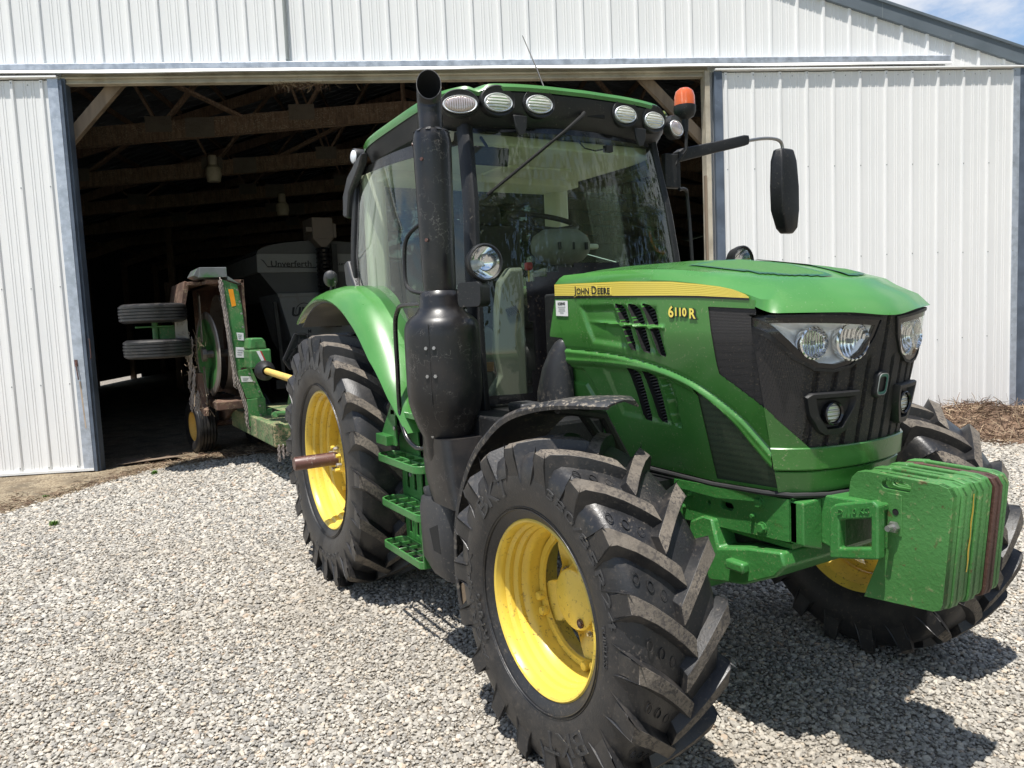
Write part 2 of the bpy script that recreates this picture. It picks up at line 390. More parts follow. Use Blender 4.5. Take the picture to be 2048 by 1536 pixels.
# =================================================================== WHEELS
def make_tyre(name, R, rb, W, nl, lug, lead, wl, parent):
    g = G(); c = R - lug
    prof = [(rb - .01, -.36), (rb + .012, -.405), (rb + .035, -.44), (rb + (c - rb) * .33, -.495), (rb + (c - rb) * .55, -.51), (rb + (c - rb) * .78, -.49), (c - .02, -.45), (c - .004, -.39), (c, -.28), (c + .004, -.12), (c + .005, 0)]
    prof = [(r, y * W) for r, y in prof]; prof += [(r, -y) for r, y in reversed(prof[:-1])]
    g.lathe(prof, axis=(0, 1, 0), n=96, ref=(1, 0, 0))
    for dr in (.045, .055):   # bead rings
        g.lathe([(rb + dr, -.462 * W), (rb + dr + .003, -.475 * W), (rb + dr + .006, -.462 * W)], axis=(0, 1, 0), n=96, ref=(1, 0, 0))
    st = [(-.500, c - .088, 1.50), (-.508, c - .050, 1.30), (-.522, c - .012, 1.18), (-.515, R - .026, 1.06), (-.47, R - .011, .98), (-.33, R - .004, .92), (-.20, R - .001, .90), (-.08, R, .92), (.02, R, 1.), (.055, R - .002, .95)]
    def carc(y):
        return float(np.interp(abs(y), [.0, .28, .39, .45, .49, .51, .53], [c + .005, c, c - .004, c - .02, rb + (c - rb) * .78, rb + (c - rb) * .6, rb + (c - rb) * .6]))
    for sd in (1, -1):
        for k in range(nl):
            th0 = 2 * pi * (k + (.5 if sd < 0 else 0)) / nl
            jit = random.uniform(-.004, .004); rings = []
            for i, (yf, rt, wf) in enumerate(st):
                u = (yf + .535) / .59 if yf > -.53 else 0
                th = th0 - lead / R * max(0, u) ** 1.25 + jit
                w = wl * wf / 2
                if i < 3: bo = rt - (.02 if i == 0 else .04)
                else: bo = carc(yf) - .012
                dr = .008 if i < 3 else .016 + .25 * (rt - bo) * .6
                y = yf * W * sd
                if i in (1, 2): y2 = y * (1 + (.0 if i == 2 else .0))
                def P(rad, off, yy): return (rad * cos(th + off / R), yy, rad * sin(th + off / R))
                yb = y if i > 2 else y * .90
                rings.append([P(bo, -w - dr, yb), P(rt, -w, y), P(rt, w, y), P(bo, w + dr, yb)])
            o = len(g.v)
            for r_ in rings: g.v += r_
            for i in range(len(rings) - 1):
                for j in range(3):
                    a = o + i * 4 + j; g.f.append((a, a + 1, a + 5, a + 4)); g.mi.append(1 if (j == 1 and i >= 3) else 0)
            g.f.append((o + 3, o + 2, o + 1, o)); g.mi.append(0)
            e = o + (len(rings) - 1) * 4; g.f.append((e, e + 1, e + 2, e + 3)); g.mi.append(0)
    return g.build(name, ['rubber', 'lug_top'], parent, smooth=38, bevel=.009, seg=3)

def side_text(parent, items, W):
    for txt, th, rad, size, width in items:
        g = G()
        yy = -.512 * W
        def fn(x, y, z, th=th, rad=rad):
            a = radians(th) - x / rad; r = rad + y
            return (r * cos(a), yy - z + .004, r * sin(a))
        text_on(g, txt, size, fn, extrude=.004, bold=0, width=width)
        g.build('lettering', 'rubber_text', parent, smooth=0, fix=False)

# ---- front wheel (steered axle)
FWC = V((2.58, -.90, .605)); FR = .628
hubg = G()
hubg.lathe([(0, -.006), (.104, -.005), (.116, .001), (.119, .014), (.119, .10), (.0, .10)], axis=(0, 1, 0), n=40)
hubg.lathe([(.115, .045), (.132, .05), (.135, .06), (.135, .12), (0, .12)], axis=(0, 1, 0), n=40)
fw = hubg.build('front_wheel', 'yellow', T, smooth=35, bevel=.003)
fw.location = FWC; fw.rotation_euler = (0, 0, .015)
make_tyre('tyre', FR, .325, .38, 18, .042, .19, .062, fw)
side_text(fw, [('BKT', 139, .425, .115, .25), ('AGRIMAX', 222, .450, .055, .44), ('RT855', 213, .400, .036, .18), ('380/85R24', 74, .47, .048, .52), ('BKT', -50, .425, .115, .25), ('TUBELESS', 12, .43, .022, .14)], .38)
g = G(); y0 = -.152
g.lathe([(.326, y0 + .03), (.335, y0 + .014), (.335, y0 + .002), (.328, y0 - .004), (.320, y0 + .001), (.314, y0 + .014), (.311, y0 + .030), (.312, y0 + .038), (.300, y0 + .050), (.299, y0 + .066), (.301, y0 + .070), (.288, y0 + .084), (.287, y0 + .098), (.289, y0 + .102), (.274, y0 + .118), (.270, y0 + .135), (.268, y0 + .21), (.28, y0 + .23), (.30, y0 + .285), (.334, y0 + .304)], axis=(0, 1, 0), n=96)
g.lathe([(.268, .030), (.262, .018), (.236, .018), (.232, .030)], axis=(0, 1, 0), n=80)
g.build('rim', 'yellow', fw, smooth=32)
# scalloped disc
g = G(); N = 120; rings = []
for (rf, yy) in ((.105, .055), (.13, .05), (.16, .035), (.185, .02), (1., .008), (1., .016), (.185, .03), (.13, .06), (.105, .065)):
    rr = []
    for k in range(N):
        a = 2 * pi * k / N; lobe = .5 + .5 * cos(4 * (a - radians(20)))
        ro = .152 + .098 * smooth01(np.array(lobe * 1.5 - .2)).item()
        rad = ro if rf == 1. else min(rf, ro - .004)
        rr.append((rad * cos(a), yy + .030, rad * sin(a)))
    rings.append(rr)
g.rings(rings, True, False)
g.build('wheel_disc', 'yellow', fw, smooth=40)
for a in (20, 110, 200, 290):
    for da in (-7, 7):
        t = radians(a + da); g = G(); g.lathe([(0, -.030), (.016, -.028), (.019, -.022), (.019, 0)], (.246 * cos(t), .020, .246 * sin(t)), (0, 1, 0), 14); g.build('rim_bolt', 'yellow', fw)
for k in range(8):
    t = radians(45 * k + 12); g = G(); g.bolt((.140 * cos(t), .070, .140 * sin(t)), (0, -1, 0), .014, .02); g.lathe([(.007, .02), (.007, .032), (0, .032)], (.140 * cos(t), .070, .140 * sin(t)), (0, -1, 0), 8); g.build('wheel_nut', 'steel', fw, smooth=0)
g = G(); g.lathe([(.012, 0), (.018, -.006), (.018, 0)], (.05, -.006, -.075), (0, 1, 0), 16); g.bolt((.05, -.006, -.075), (0, -1, 0), .011, .006); g.build('drain_plug', 'shaft', fw)

def wear_marks(parent, R, lug, W, nl, lead):
    c = R - lug + .004
    for sd in (-1,):
        g = G()
        for k in range(nl):
            for q, yf in enumerate((-.36, -.24, -.13)):
                u = (yf + .535) / .59; th = 2 * pi * (k + .5) / nl - lead / R * u ** 1.25
                pts = []
                for a in np.linspace(0, 2 * pi, 19)[:-1]:
                    yy = yf * W * sd * -1 + .011 * float(cos(a)); tt = th + .019 * float(sin(a)) / R
                    pts.append((c * cos(tt), yy * (1 if sd > 0 else 1) * (-1 if sd > 0 else 1) * (1), c * sin(tt)))
                pts = [(x, y if yf * y > 0 else -y, z) for x, y, z in pts]
                for i in range(18): g.beam(pts[i], pts[(i + 1) % 18], .0028, .003, (x0n(pts[i])))
        g.build('wear_marks', 'rubber', parent, smooth=0, fix=False)
def x0n(p): return V((p[0], 0, p[2])).normalized()
wear_marks(fw, FR, .042, .38, 18, .19)
# ---- rear wheel
RWC = V((0, -.86, .795)); RR = .825
g = G()
g.lathe([(0, -.06), (.11, -.062), (.125, -.055), (.13, -.03), (.165, -.02), (.30, -.005), (.36, .02), (.40, .03), (.40, .045), (.3, .012), (0, .02)], axis=(0, 1, 0), n=64)
rw = g.build('rear_wheel', 'yellow', T, smooth=35)
rw.location = RWC
make_tyre('tyre', RR, .445, .47, 20, .052, .27, .072, rw)
side_text(rw, [('AGRIMAX', 128, .60, .05, .55), ('BKT', 215, .60, .075, .18), ('460/85R34', 300, .60, .045, .5)], .47)
g = G(); y0 = -.192
g.lathe([(.447, y0 + .03), (.457, y0 + .014), (.457, y0 + .002), (.45, y0 - .004), (.441, y0 + .001), (.434, y0 + .015), (.431, y0 + .034), (.432, y0 + .042), (.418, y0 + .056), (.416, y0 + .082), (.419, y0 + .088), (.404, y0 + .104), (.401, y0 + .128), (.404, y0 + .134), (.392, y0 + .150), (.390, y0 + .24), (.42, y0 + .30), (.456, y0 + .384)], axis=(0, 1, 0), n=110)
g.build('rim', 'yellow', rw, smooth=32)
g = G(); g.lathe([(.042, -.075), (.042, -.39), (.038, -.397), (0, -.397)], axis=(0, 1, 0), n=32); g.box(-.006, .006, -.39, -.08, .036, .046)
g.build('axle_shaft', 'shaft', rw, smooth=35)
g = G(); g.lathe([(.042, -.115), (.085, -.112), (.09, -.10), (.095, -.075), (.10, -.055)], axis=(0, 1, 0), n=32); g.build('hub', 'yellow', rw, bevel=.003)
for k in range(8):
    t = radians(45 * k + 22); g = G(); g.bolt((.077 * cos(t), -.112, .077 * sin(t)), (0, -1, 0), .014, .03); g.build('hub_bolt', 'steel' if k % 2 else 'yellow', rw, smooth=0)
for k in range(8):
    t = radians(45 * k); g = G(); g.bolt((.37 * cos(t), .012, .37 * sin(t)), (0, -1, 0), .018, .02); g.build('disc_bolt', 'yellow', rw, smooth=0)
for w in (fw, rw):
    c = w.copy(); COL.objects.link(c); c.parent = T; c.location = (w.location.x, -w.location.y, w.location.z)
    if w is fw: c.rotation_euler = (0, 0, .015)
    c.scale = (1, -1, 1)
    for ch in list(w.children):
        if ch.name.startswith('lettering'): continue
        d = ch.copy(); COL.objects.link(d); d.parent = c
        if d.name.startswith('tyre'): d.rotation_euler = (0, radians(9), 0)

# =================================================================== HOOD SIDE (height field panels)
def sy(z):
    d = np.maximum(0, 1.60 - z); return -.43 + .215 * d * d / (d + .06)
PANEL = [(1.834, 1.752), (1.773, 1.573), (1.879, 1.566), (1.886, 1.525), (1.87, 1.279), (1.93, 1.10), (2.0, 1.03), (2.208, 1.007), (2.742, .996), (3.05, 1.012), (3.06, 1.70), (2.95, 1.712), (2.65, 1.731), (2.3, 1.742)]
MESH_UP = [(2.838, 1.685), (3.08, 1.669), (3.08, 1.298), (3.03, 1.335), (2.974, 1.370), (2.92, 1.402), (2.862, 1.435), (2.857, 1.47), (2.853, 1.568)]
MESH_LO = [(2.721, 1.375), (2.746, 1.01), (3.08, 1.026), (3.08, 1.075), (3.02, 1.125), (2.94, 1.215), (2.85, 1.30)]
VENTS = [[(2.293, 1.716), (2.335, 1.708), (2.352, 1.690), (2.376, 1.635), (2.41, 1.514), (2.385, 1.518), (2.338, 1.635)],
         [(2.38, 1.713), (2.425, 1.706), (2.445, 1.690), (2.473, 1.633), (2.498, 1.503), (2.462, 1.511), (2.421, 1.634)],
         [(2.471, 1.71), (2.515, 1.702), (2.538, 1.684), (2.560, 1.632), (2.589, 1.491), (2.558, 1.499), (2.511, 1.633)],
         [(2.334, 1.44), (2.375, 1.435), (2.392, 1.420), (2.405, 1.338), (2.418, 1.21), (2.382, 1.215), (2.364, 1.336)],
         [(2.43, 1.432), (2.475, 1.425), (2.492, 1.405), (2.505, 1.328), (2.512, 1.211), (2.48, 1.216), (2.459, 1.324)]]
VENT6 = [(2.518, 1.419), (2.565, 1.412), (2.586, 1.395), (2.60, 1.317), (2.602, 1.198), (2.558, 1.207), (2.547, 1.322)]
RID_UP = [(1.884, 1.515), (2.246, 1.494), (2.504, 1.457), (2.724, 1.394), (2.911, 1.290), (3.0, 1.212), (3.06, 1.15)]
RID_LO = [(1.886, 1.452), (2.232, 1.448), (2.496, 1.427), (2.716, 1.367), (2.884, 1.262), (2.97, 1.175), (3.06, 1.085)]
CUT = [(1.84, 1.435), (2.0, 1.421), (2.05, 1.36), (2.12, 1.18), (2.22, 1.00), (1.84, 1.0)]
CUT2 = [(1.84, 1.364), (1.985, 1.352), (2.035, 1.276), (2.10, 1.07), (2.13, 1.0), (1.84, 1.0)]
step = .0055
xs = np.arange(1.765, 3.0601, step); zs = np.arange(.99, 1.7601, step)
XX, ZZ = np.meshgrid(xs, zs, indexing='ij'); PP = np.stack([XX.ravel(), ZZ.ravel()], 1)
ALLP = [PANEL, MESH_UP, MESH_LO] + VENTS
PP = snap(PP, ALLP, step * .56)
h = np.zeros(len(PP))       # outward relief
cm2 = lambda L: [(p.x, p.z) for p in catmull([V((a, 0, b)) for a, b in L], 8)]
RID_UP = cm2(RID_UP); RID_LO = cm2(RID_LO)
dU, sU = linedist(PP, RID_UP); dL, sL = linedist(PP, RID_LO)
band = (np.minimum(dU, dL)); between = (sU < 0) & (sL > 0)
h += np.where(between, .010, 0) * smooth01(np.minimum(dU, dL) / .012)
h -= .006 * np.exp(-(dU / .006) ** 2) * (sU > -1)
h += .011 * np.exp(-((dL) / .012) ** 2)
below = (sL < 0)
h -= np.where(below, .006 * smooth01(dL / .02), 0)
for poly, dep in (([(2.018, 1.72), (2.286, 1.717), (2.56, 1.70), (2.60, 1.49), (2.393, 1.515), (2.113, 1.540)], .009), ([(2.14, 1.440), (2.36, 1.438), (2.58, 1.41), (2.60, 1.195), (2.382, 1.205), (2.217, 1.215)], .009)):
    d = sdist(PP, poly); h -= dep * smooth01(d / .03)
d = sdist(PP, CUT); h -= .020 * smooth01(d / .012)
d = sdist(PP, CUT2); h += .014 * smooth01(d / .012)
hb = (np.abs(PP[:, 1] - (1.642 - .061 * (PP[:, 0] - 2.055))) < .006) & (PP[:, 0] > 2.04) & (PP[:, 0] < 2.60)
hbd = np.abs(PP[:, 1] - (1.642 - .061 * (PP[:, 0] - 2.055)))
dv = [sdist(PP, v) for v in VENTS]
for i, v in enumerate(VENTS + [VENT6]):
    left = [v[0], v[-1 - 0], v[-2]] if False else [v[0], v[6], v[5]]
    dl, _ = linedist(PP, left)
    h += .016 * np.exp(-(np.maximum(dl - .004, 0) / .011) ** 2) * (sdist(PP, v) < .004) * smooth01((v[0][1] + .004 - PP[:, 1]) / .03) * smooth01((PP[:, 1] - v[5][1] + .006) / .03)
h += .012 * np.exp(-(hbd / .007) ** 2) * smooth01((PP[:, 0] - 2.05) / .25) * (PP[:, 0] < 2.60)
d6 = sdist(PP, VENT6); h -= .022 * smooth01(d6 / .012)
inv = np.max(np.stack(dv), 0)
keep_bar = hbd < .009
vent = (inv > 0) & ~keep_bar
h = np.where(vent & (inv > step * .3), -.045, h)
dmu = sdist(PP, MESH_UP); dml = sdist(PP, MESH_LO)
nx, nz = XX.shape
def sheet(name, maskpt, hh, mats, midx=None, off=0.):
    Y = sy(PP[:, 1]) - hh - off
    CC = PP.reshape(nx, nz, 2); CC = (CC[:-1, :-1] + CC[1:, :-1] + CC[1:, 1:] + CC[:-1, 1:]) / 4
    m = maskpt(CC.reshape(-1, 2)).reshape(nx - 1, nz - 1)
    ii, jj = np.nonzero(m); idx = np.arange(nx * nz).reshape(nx, nz)
    F = np.stack([idx[ii, jj], idx[ii, jj + 1], idx[ii + 1, jj + 1], idx[ii + 1, jj]], 1)
    used = np.unique(F); remap = -np.ones(nx * nz, int); remap[used] = np.arange(len(used))
    vs = np.stack([PP[used, 0], Y[used], PP[used, 1]], 1)
    g = G(); g.v = [tuple(map(float, p)) for p in vs]; g.f = [tuple(map(int, f)) for f in remap[F]]
    if midx is not None:
        mm = midx(CC.reshape(-1, 2)).reshape(nx - 1, nz - 1); g.mi = [int(mm[a, b]) for a, b in zip(ii, jj)]
    else: g.mi = [0] * len(g.f)
    return g.build(name, mats, T, smooth=50, fix=False)
def in_(poly, e=0.): return lambda C: sdist(C, poly) > e
def bar_at(C): return np.abs(C[:, 1] - (1.642 - .061 * (C[:, 0] - 2.055))) < .008
def in_vent(C): return (np.max(np.stack([sdist(C, v) for v in VENTS]), 0) > 0) & ~bar_at(C)
sides = []
sides.append(sheet('side_panel', lambda C: in_(PANEL)(C) & ~in_(MESH_UP)(C) & ~in_(MESH_LO)(C), h, ['green', 'soot_shade_black'], midx=in_vent))
sides.append(sheet('side_screen', lambda C: in_(MESH_UP, -.012)(C) & (C[:, 0] < 3.058), np.full(len(PP), -.004), ['perf']))
sides.append(sheet('lower_side_screen', lambda C: in_(MESH_LO, -.012)(C), h * 0 - .012, ['perf_green']))

# louvre slats inside the vents
for v in VENTS:
    g = G()
    zt = max(p[1] for p in v); zb = min(p[1] for p in v); z = zt - .01
    while z > zb + .01:
        L = [p for p in v]; xsx = []
        for i in range(len(v)):
            a, b = v[i], v[(i + 1) % len(v)]
            if (a[1] - z) * (b[1] - z) < 0: xsx.append(a[0] + (b[0] - a[0]) * (z - a[1]) / (b[1] - a[1]))
        if len(xsx) >= 2:
            x0, x1 = min(xsx), max(xsx); y = float(sy(z)) + .024
            g.obox(((x0 + x1) / 2, y + .004, z), (max(.002, (x1 - x0) / 2 + .001), 0, .005), (0, .010, .004), (0, 0, .0018))
        z -= .0125
    sides.append(g.build('louvre_slats', 'grey_plastic', T, smooth=0))
# =================================================================== NOSE
def nose_w(z): return interp(z, [1.0, 1.17, 1.30, 1.45, 1.56, 1.66], [.285, .31, .345, .395, .428, .432])
def xc(z): return 3.27 + .18 * (z - 1.62)
def contour(z, t, out=0.):
    """t 0..1 from the right side panel to the centre line"""
    w = nose_w(z); s_ = float(sy(z)); k = .73
    xk = xc(z) - k * w * w
    A = V((3.05, s_)); K = V((xk - .01, -w)); yb = -w * .80; B = V((xc(z) - k * yb * yb, yb))
    if t < .30:
        q = t / .30; p = (1 - q) ** 2 * A + 2 * q * (1 - q) * K + q * q * B
    else:
        q = (t - .30) / .70; y = yb * (1 - q); p = V((xc(z) - k * y * y, y))
    return p
def nose_pt(z, u, out=0.):
    """u -1..1 right to left; out = metres proud of the surface"""
    u = float(u); z = float(z); out = float(out); t = 1 - abs(u); p = contour(z, t); q = contour(z, min(1, t + .01)); r_ = contour(z, max(0, t - .01))
    d = V((q.x - r_.x, q.y - r_.y, 0)).normalized(); n = V((-d.y, d.x, 0))
    if n.x < 0: n = -n
    if t > .985: n = V((1, 0, 0))
    n = V((n.x, n.y, -.0))
    P = V((p.x, p.y, z)) + n * out
    if u > 0: P.y = -P.y
    return P
def nose_from_y(z, y, out=0.):
    """point on the nose face at lateral position y"""
    lo, hi = 0., 1.
    for _ in range(24):
        m = (lo + hi) / 2
        if contour(z, m).y < -abs(y): lo = m
        else: hi = m
    return nose_pt(z, (1 - lo) * (-1 if y < 0 else 1), out)
HL = [(.426, 1.625), (.25, 1.615), (.068, 1.600), (.082, 1.56), (.115, 1.51), (.16, 1.478), (.215, 1.466), (.275, 1.474), (.335, 1.510), (.385, 1.568)]
def poly_off(poly, d):
    n = len(poly); out = []
    for i in range(n):
        a, b, c = V(poly[i - 1]), V(poly[i]), V(poly[(i + 1) % n])
        n1 = V(((b - a).y, -(b - a).x)).normalized(); n2 = V(((c - b).y, -(c - b).x)).normalized()
        m = (n1 + n2); m = m / max(.35, m.dot(n1) if m.length else 1); out.append(tuple(b + m * d))
    return out
HLa = sum(HL[i][0] * HL[(i + 1) % len(HL)][1] - HL[(i + 1) % len(HL)][0] * HL[i][1] for i in range(len(HL)))
sgn = 1 if HLa > 0 else -1
HL_OUT = poly_off(HL, .036 * sgn); HL_IN = poly_off(HL, .006 * sgn)
NU, NZ = 240, 110
us = np.linspace(-1, 1, NU); nz_ = np.linspace(1.165, 1.646, NZ)
pts = []; YZ = []
for z in nz_:
    for u in us:
        p = nose_pt(z, u); pts.append(p); YZ.append((abs(p.y), z))
YZ = np.array(YZ); d_out = sdist(YZ, HL_IN)
g = G(); vs = []
for i, (p, (ay, z)) in enumerate(zip(pts, YZ)):
    u = us[i % NU]; rib = 0.
    fade = smooth01(np.array((1.50 - z) / .04)).item() if ay > .05 else 1.
    ph = (ay + .034) % .068 - .034
    if abs(ph) < .010 and ay < .30: rib = -.014 * fade
    rib -= .0035 * (sin(z * 900) * .5 + .5) * (ay < .31) * 0
    P = nose_pt(z, u, rib); vs.append(P)
fs = []; 
for j in range(NZ - 1):
    for i in range(NU - 1):
        a = j * NU + i
        if min(d_out[a], d_out[a + 1], d_out[a + NU], d_out[a + NU + 1]) > 0: continue
        fs.append((a, a + 1, a + NU + 1, a + NU))
g.add(vs, fs, 0); mi = []
for f in fs:
    ay, z = YZ[f[0]]; mi.append(1 if ay > .315 else 0)
def corner_cut(z, u):
    t = 1 - abs(float(u)); A_ = contour(float(z), 0.); P_ = contour(float(z), t); Lc = math.hypot(P_.x - A_.x, P_.y - A_.y)
    return z < 1.322 - 1.20 * Lc and Lc < .135
cmask = [corner_cut(nz_[f[0] // NU], us[f[0] % NU]) for f in fs]
gc = G(); gc.v = [tuple(nose_pt(nz_[k // NU], us[k % NU], .003)) for k in range(NU * NZ)]; gc.f = [f for f, m_ in zip(fs, cmask) if m_]; gc.mi = [0] * len(gc.f)
gc.build('corner_panel', 'green', T, smooth=45, fix=False)
g.mi = mi
grille = g.build('front_grille', ['grille', 'perf'], T, smooth=45, fix=False)

def strip_on_nose(poly, w0, w1, o0, o1, sgn_y):
    """closed band following a polygon on the nose; w = inset/outset, o = proud"""
    g = G(); A = poly_off(poly, w0 * sgn); B = poly_off(poly, w1 * sgn); n = len(poly)
    def dens(L):
        out = []
        for i in range(len(L)):
            a, b = V(L[i]), V(L[(i + 1) % len(L)])
            for k in range(8): out.append(a.lerp(b, k / 8))
        return out
    A, B = dens(A), dens(B)
    rings = []
    for a, b in zip(A, B):
        rings.append([nose_from_y(a.y, sgn_y * a.x, o0), nose_from_y(a.y, sgn_y * a.x, o1), nose_from_y(b.y, sgn_y * b.x, o1), nose_from_y(b.y, sgn_y * b.x, o0)])
    rings.append(rings[0]); g.rings(rings, True, False)
    return g
def patch_on_nose(g, poly, o0, sgn_y, mi=0, n=26):
    """sheet inside polygon"""
    ys_ = np.linspace(min(p[0] for p in poly), max(p[0] for p in poly), n * 2); zz = np.linspace(min(p[1] for p in poly), max(p[1] for p in poly), n)
    q = np.array([(a, b) for b in zz for a in ys_]); d = sdist(q, poly)
    o = len(g.v); g.v += [tuple(nose_from_y(b, sgn_y * a, o0(a, b, dd) if callable(o0) else o0)) for (a, b), dd in zip(q, d)]
    m = n * 2
    for j in range(n - 1):
        for i in range(m - 1):
            a = j * m + i
            if max(d[a], d[a + 1], d[a + m], d[a + m + 1]) > -.004: g.f.append((o + a, o + a + 1, o + a + m + 1, o + a + m)); g.mi.append(mi)
    return g
for sg in (-1, 1):
    hl = strip_on_nose(HL, -.004, .014, -.03, .005, sg).build('headlight', 'black_gloss', T, smooth=35, fix=True)
    strip_on_nose(HL, .014, .024, -.03, .009, sg).build('bezel', 'black', hl, smooth=35)
    g = G(); patch_on_nose(g, poly_off(HL, .004 * sgn), lambda a, b, dd: -.006 - .034 * float(smooth01(np.array(dd / .035))), sg, n=30); g.build('housing', 'silver', hl, smooth=60, fix=False)
    for (y, z, r, m2) in ((.292, 1.546, .050, 'facets'), (.150, 1.545, .060, 'facets')):
        c = nose_from_y(z, sg * y, .000); ax = V((1, .22 * sg * 1.2, 0)).normalized()
        g = G(); rr = r
        g.lathe([(rr * 1.12, -.030), (rr * 1.14, -.004), (rr * 1.04, .0), (rr, -.006), (rr * .92, -.016), (rr * .7, -.026), (rr * .35, -.032), (0, -.033)], c, ax, 32)
        lamp = g.build('lamp_bowl', m2, hl, smooth=50)
        g = G(); g.lathe([(0, -.008), (.006, -.010), (.008, -.016), (.008, -.030), (0, -.032)], c, ax, 16); g.build('bulb_cap', 'ink_soft', hl, smooth=40)
        if y > .2:
            g = G()
            for k in range(-3, 4):
                hh = sqrt(max(0, (rr * .8) ** 2 - (k * .011) ** 2))
                sdv = V((0, 0, 1)).cross(ax).normalized()
                g.obox(c + sdv * k * .011 + ax * -.016, ax * .003, sdv * .0012, V((0, 0, hh)))
            g.build('lens_ribs', 'chrome', hl, smooth=0)
    g = G(); patch_on_nose(g, poly_off(HL, .004 * sgn), .004, sg, n=16); g.build('lens', 'lens', hl, smooth=60, fix=False)
    # fog lamp pod
    fo = [(.305, 1.372), (.105, 1.372), (.118, 1.30), (.148, 1.232), (.165, 1.222), (.225, 1.222), (.25, 1.24), (.285, 1.30)]
    fi = [(.275, 1.354), (.122, 1.354), (.132, 1.31), (.162, 1.246), (.218, 1.244), (.252, 1.29)]
    k = 10
    def dens2(L, N=48):
        P_ = [V(p) for p in L] + [V(L[0])]; ln = [0]
        for a, b in zip(P_[:-1], P_[1:]): ln.append(ln[-1] + (b - a).length)
        out = []
        for i in range(N):
            s_ = ln[-1] * i / N; j = max(j for j in range(len(ln) - 1) if ln[j] <= s_ + 1e-9)
            out.append(P_[j].lerp(P_[j + 1], (s_ - ln[j]) / (ln[j + 1] - ln[j])))
        return out
    cf_ = V((sum(p[0] for p in fo) / 8, sum(p[1] for p in fo) / 8))
    def radial(L, N=48):
        out = []
        for i in range(N):
            a = 2 * pi * i / N; d = V((cos(a), sin(a))); best = .01
            for j in range(len(L)):
                p, q = V(L[j]) - cf_, V(L[(j + 1) % len(L)]) - cf_; e = q - p
                den = d.x * e.y - d.y * e.x
                if abs(den) < 1e-9: continue
                t = (p.x * e.y - p.y * e.x) / den; s_ = (p.x * d.y - p.y * d.x) / den
                if t > 0 and -1e-6 <= s_ <= 1 + 1e-6: best = max(best, t)
            out.append(cf_ + d * best)
        return out
    RO, RI = radial(fo), radial(fi)
    def ring(L, sc, o): return [nose_from_y(cf_.y + (p.y - cf_.y) * sc, sg * (cf_.x + (p.x - cf_.x) * sc), o) for p in L]
    g = G(); g.rings([ring(RO, 1.02, -.01), ring(RO, 1.02, .014), ring(RO, .97, .024), ring(RI, 1.03, .024), ring(RI, 1., .020), ring(RI, .9, .004), ring(RI, .3, -.002), ring(RI, .01, -.002)], True, False)
    fog = g.build('fog_lamp', 'black', T, smooth=35, fix=True)
    c = nose_from_y(1.299, sg * .200, .004)
    g = G(); g.lathe([(.042, -.006), (.042, .014), (.038, .018), (.034, .012)], c, (1, .1 * sg, -.05), 32); g.build('lamp_ring', 'black_gloss', fog)
    g = G(); g.lathe([(0, .012), (.018, .012), (.031, .008), (.034, 0)], c, (1, .1 * sg, -.05), 32); g.build('lens', 'led_lens', fog)
# emblem plate (the deer is broken off: only the green rounded frame remains)
g = G()
def fe(a, b, o): return nose_from_y(1.385 + b, a, o)
def emb(sc, o, m=32):
    L = rrect(-.025, .025, -.037, .037, .015, 7)
    return [V((xc(1.385) + o + (.18 * b * sc), a * sc, 1.385 + b * sc)) for a, b in L]
g.rings([emb(1.28, -.01), emb(1.28, .012), emb(1.18, .018), emb(1.05, .018)], True, False, 1)
g.rings([emb(1.05, .018), emb(1.04, .021), emb(.98, .021), emb(.97, .019)], True, False, 2)
g.rings([emb(.97, .019), emb(.74, .018)], True, False, 0)
g.rings([emb(.74, .018), emb(.72, .012), emb(.01, .012)], True, False, 1)
g.build('badge', ['badge', 'black', 'ink_soft'], T, smooth=30)
# chin bands below the grille
def chin(z0, z1, o0, o1, z0e, name):
    g = G(); rings = []
    U = np.linspace(-1, 1, 90)
    prof = [(z1, -.03), (z1, o1 - .004), (z1 - .004, o1), (z0 + .006, o0), (z0, o0 - .006), (z0, -.04)]
    for u in U:
        dz = 0 if abs(u) < .7 else 0
        rings.append([nose_pt(zz + .03 * 0, u, oo) for zz, oo in prof])
    for i in range(len(rings) - 1):
        pass
    g.rings(rings, False, False)
    return g.build(name, 'green', T, smooth=35)
chin(1.095, 1.178, .020, .014, 0, 'grille_sill')
chin(1.005, 1.090, .006, .012, 0, 'chin_panel')
# =================================================================== HOOD TOP
def seg(pts, n):
    P_ = [V(p) for p in pts]; ln = [0]
    for a, b in zip(P_[:-1], P_[1:]): ln.append(ln[-1] + (b - a).length)
    out = []
    for i in range(n):
        s_ = ln[-1] * i / (n - 1); j = max(j for j in range(len(ln) - 1) if ln[j] <= s_ + 1e-9)
        out.append(P_[j].lerp(P_[j + 1], min(1, (s_ - ln[j]) / (ln[j + 1] - ln[j]))))
    return out
def zc(x): return interp(x, [1.85, 2.05, 2.42, 2.65, 2.9, 3.05, 3.17], [1.893, 1.896, 1.887, 1.868, 1.828, 1.787, 1.737])
def ztop(x, y): return zc(x) - .26 * y * y
def level(side, front, n1=26, n2=22):
    a = seg(catmull(side, 8), n1); b = seg(catmull(front, 8), n2); R = a + b[1:]
    return R + [V((p.x, -p.y, p.z)) for p in reversed(R[:-1])]
L0 = level([(1.835, -.430, 1.757), (2.3, -.430, 1.745), (2.65, -.430, 1.734), (2.9, -.43, 1.715), (3.03, -.43, 1.688), (3.085, -.43, 1.668)], [(3.085, -.43, 1.668), (3.138, -.438, 1.655), (3.170, -.410, 1.653), (3.217, -.29, 1.649), (3.257, -.18, 1.644), (3.283, -.06, 1.631), (3.288, 0, 1.628)])
L0b = [V((p.x + .004, p.y * 1.004, p.z + .006)) for p in L0]
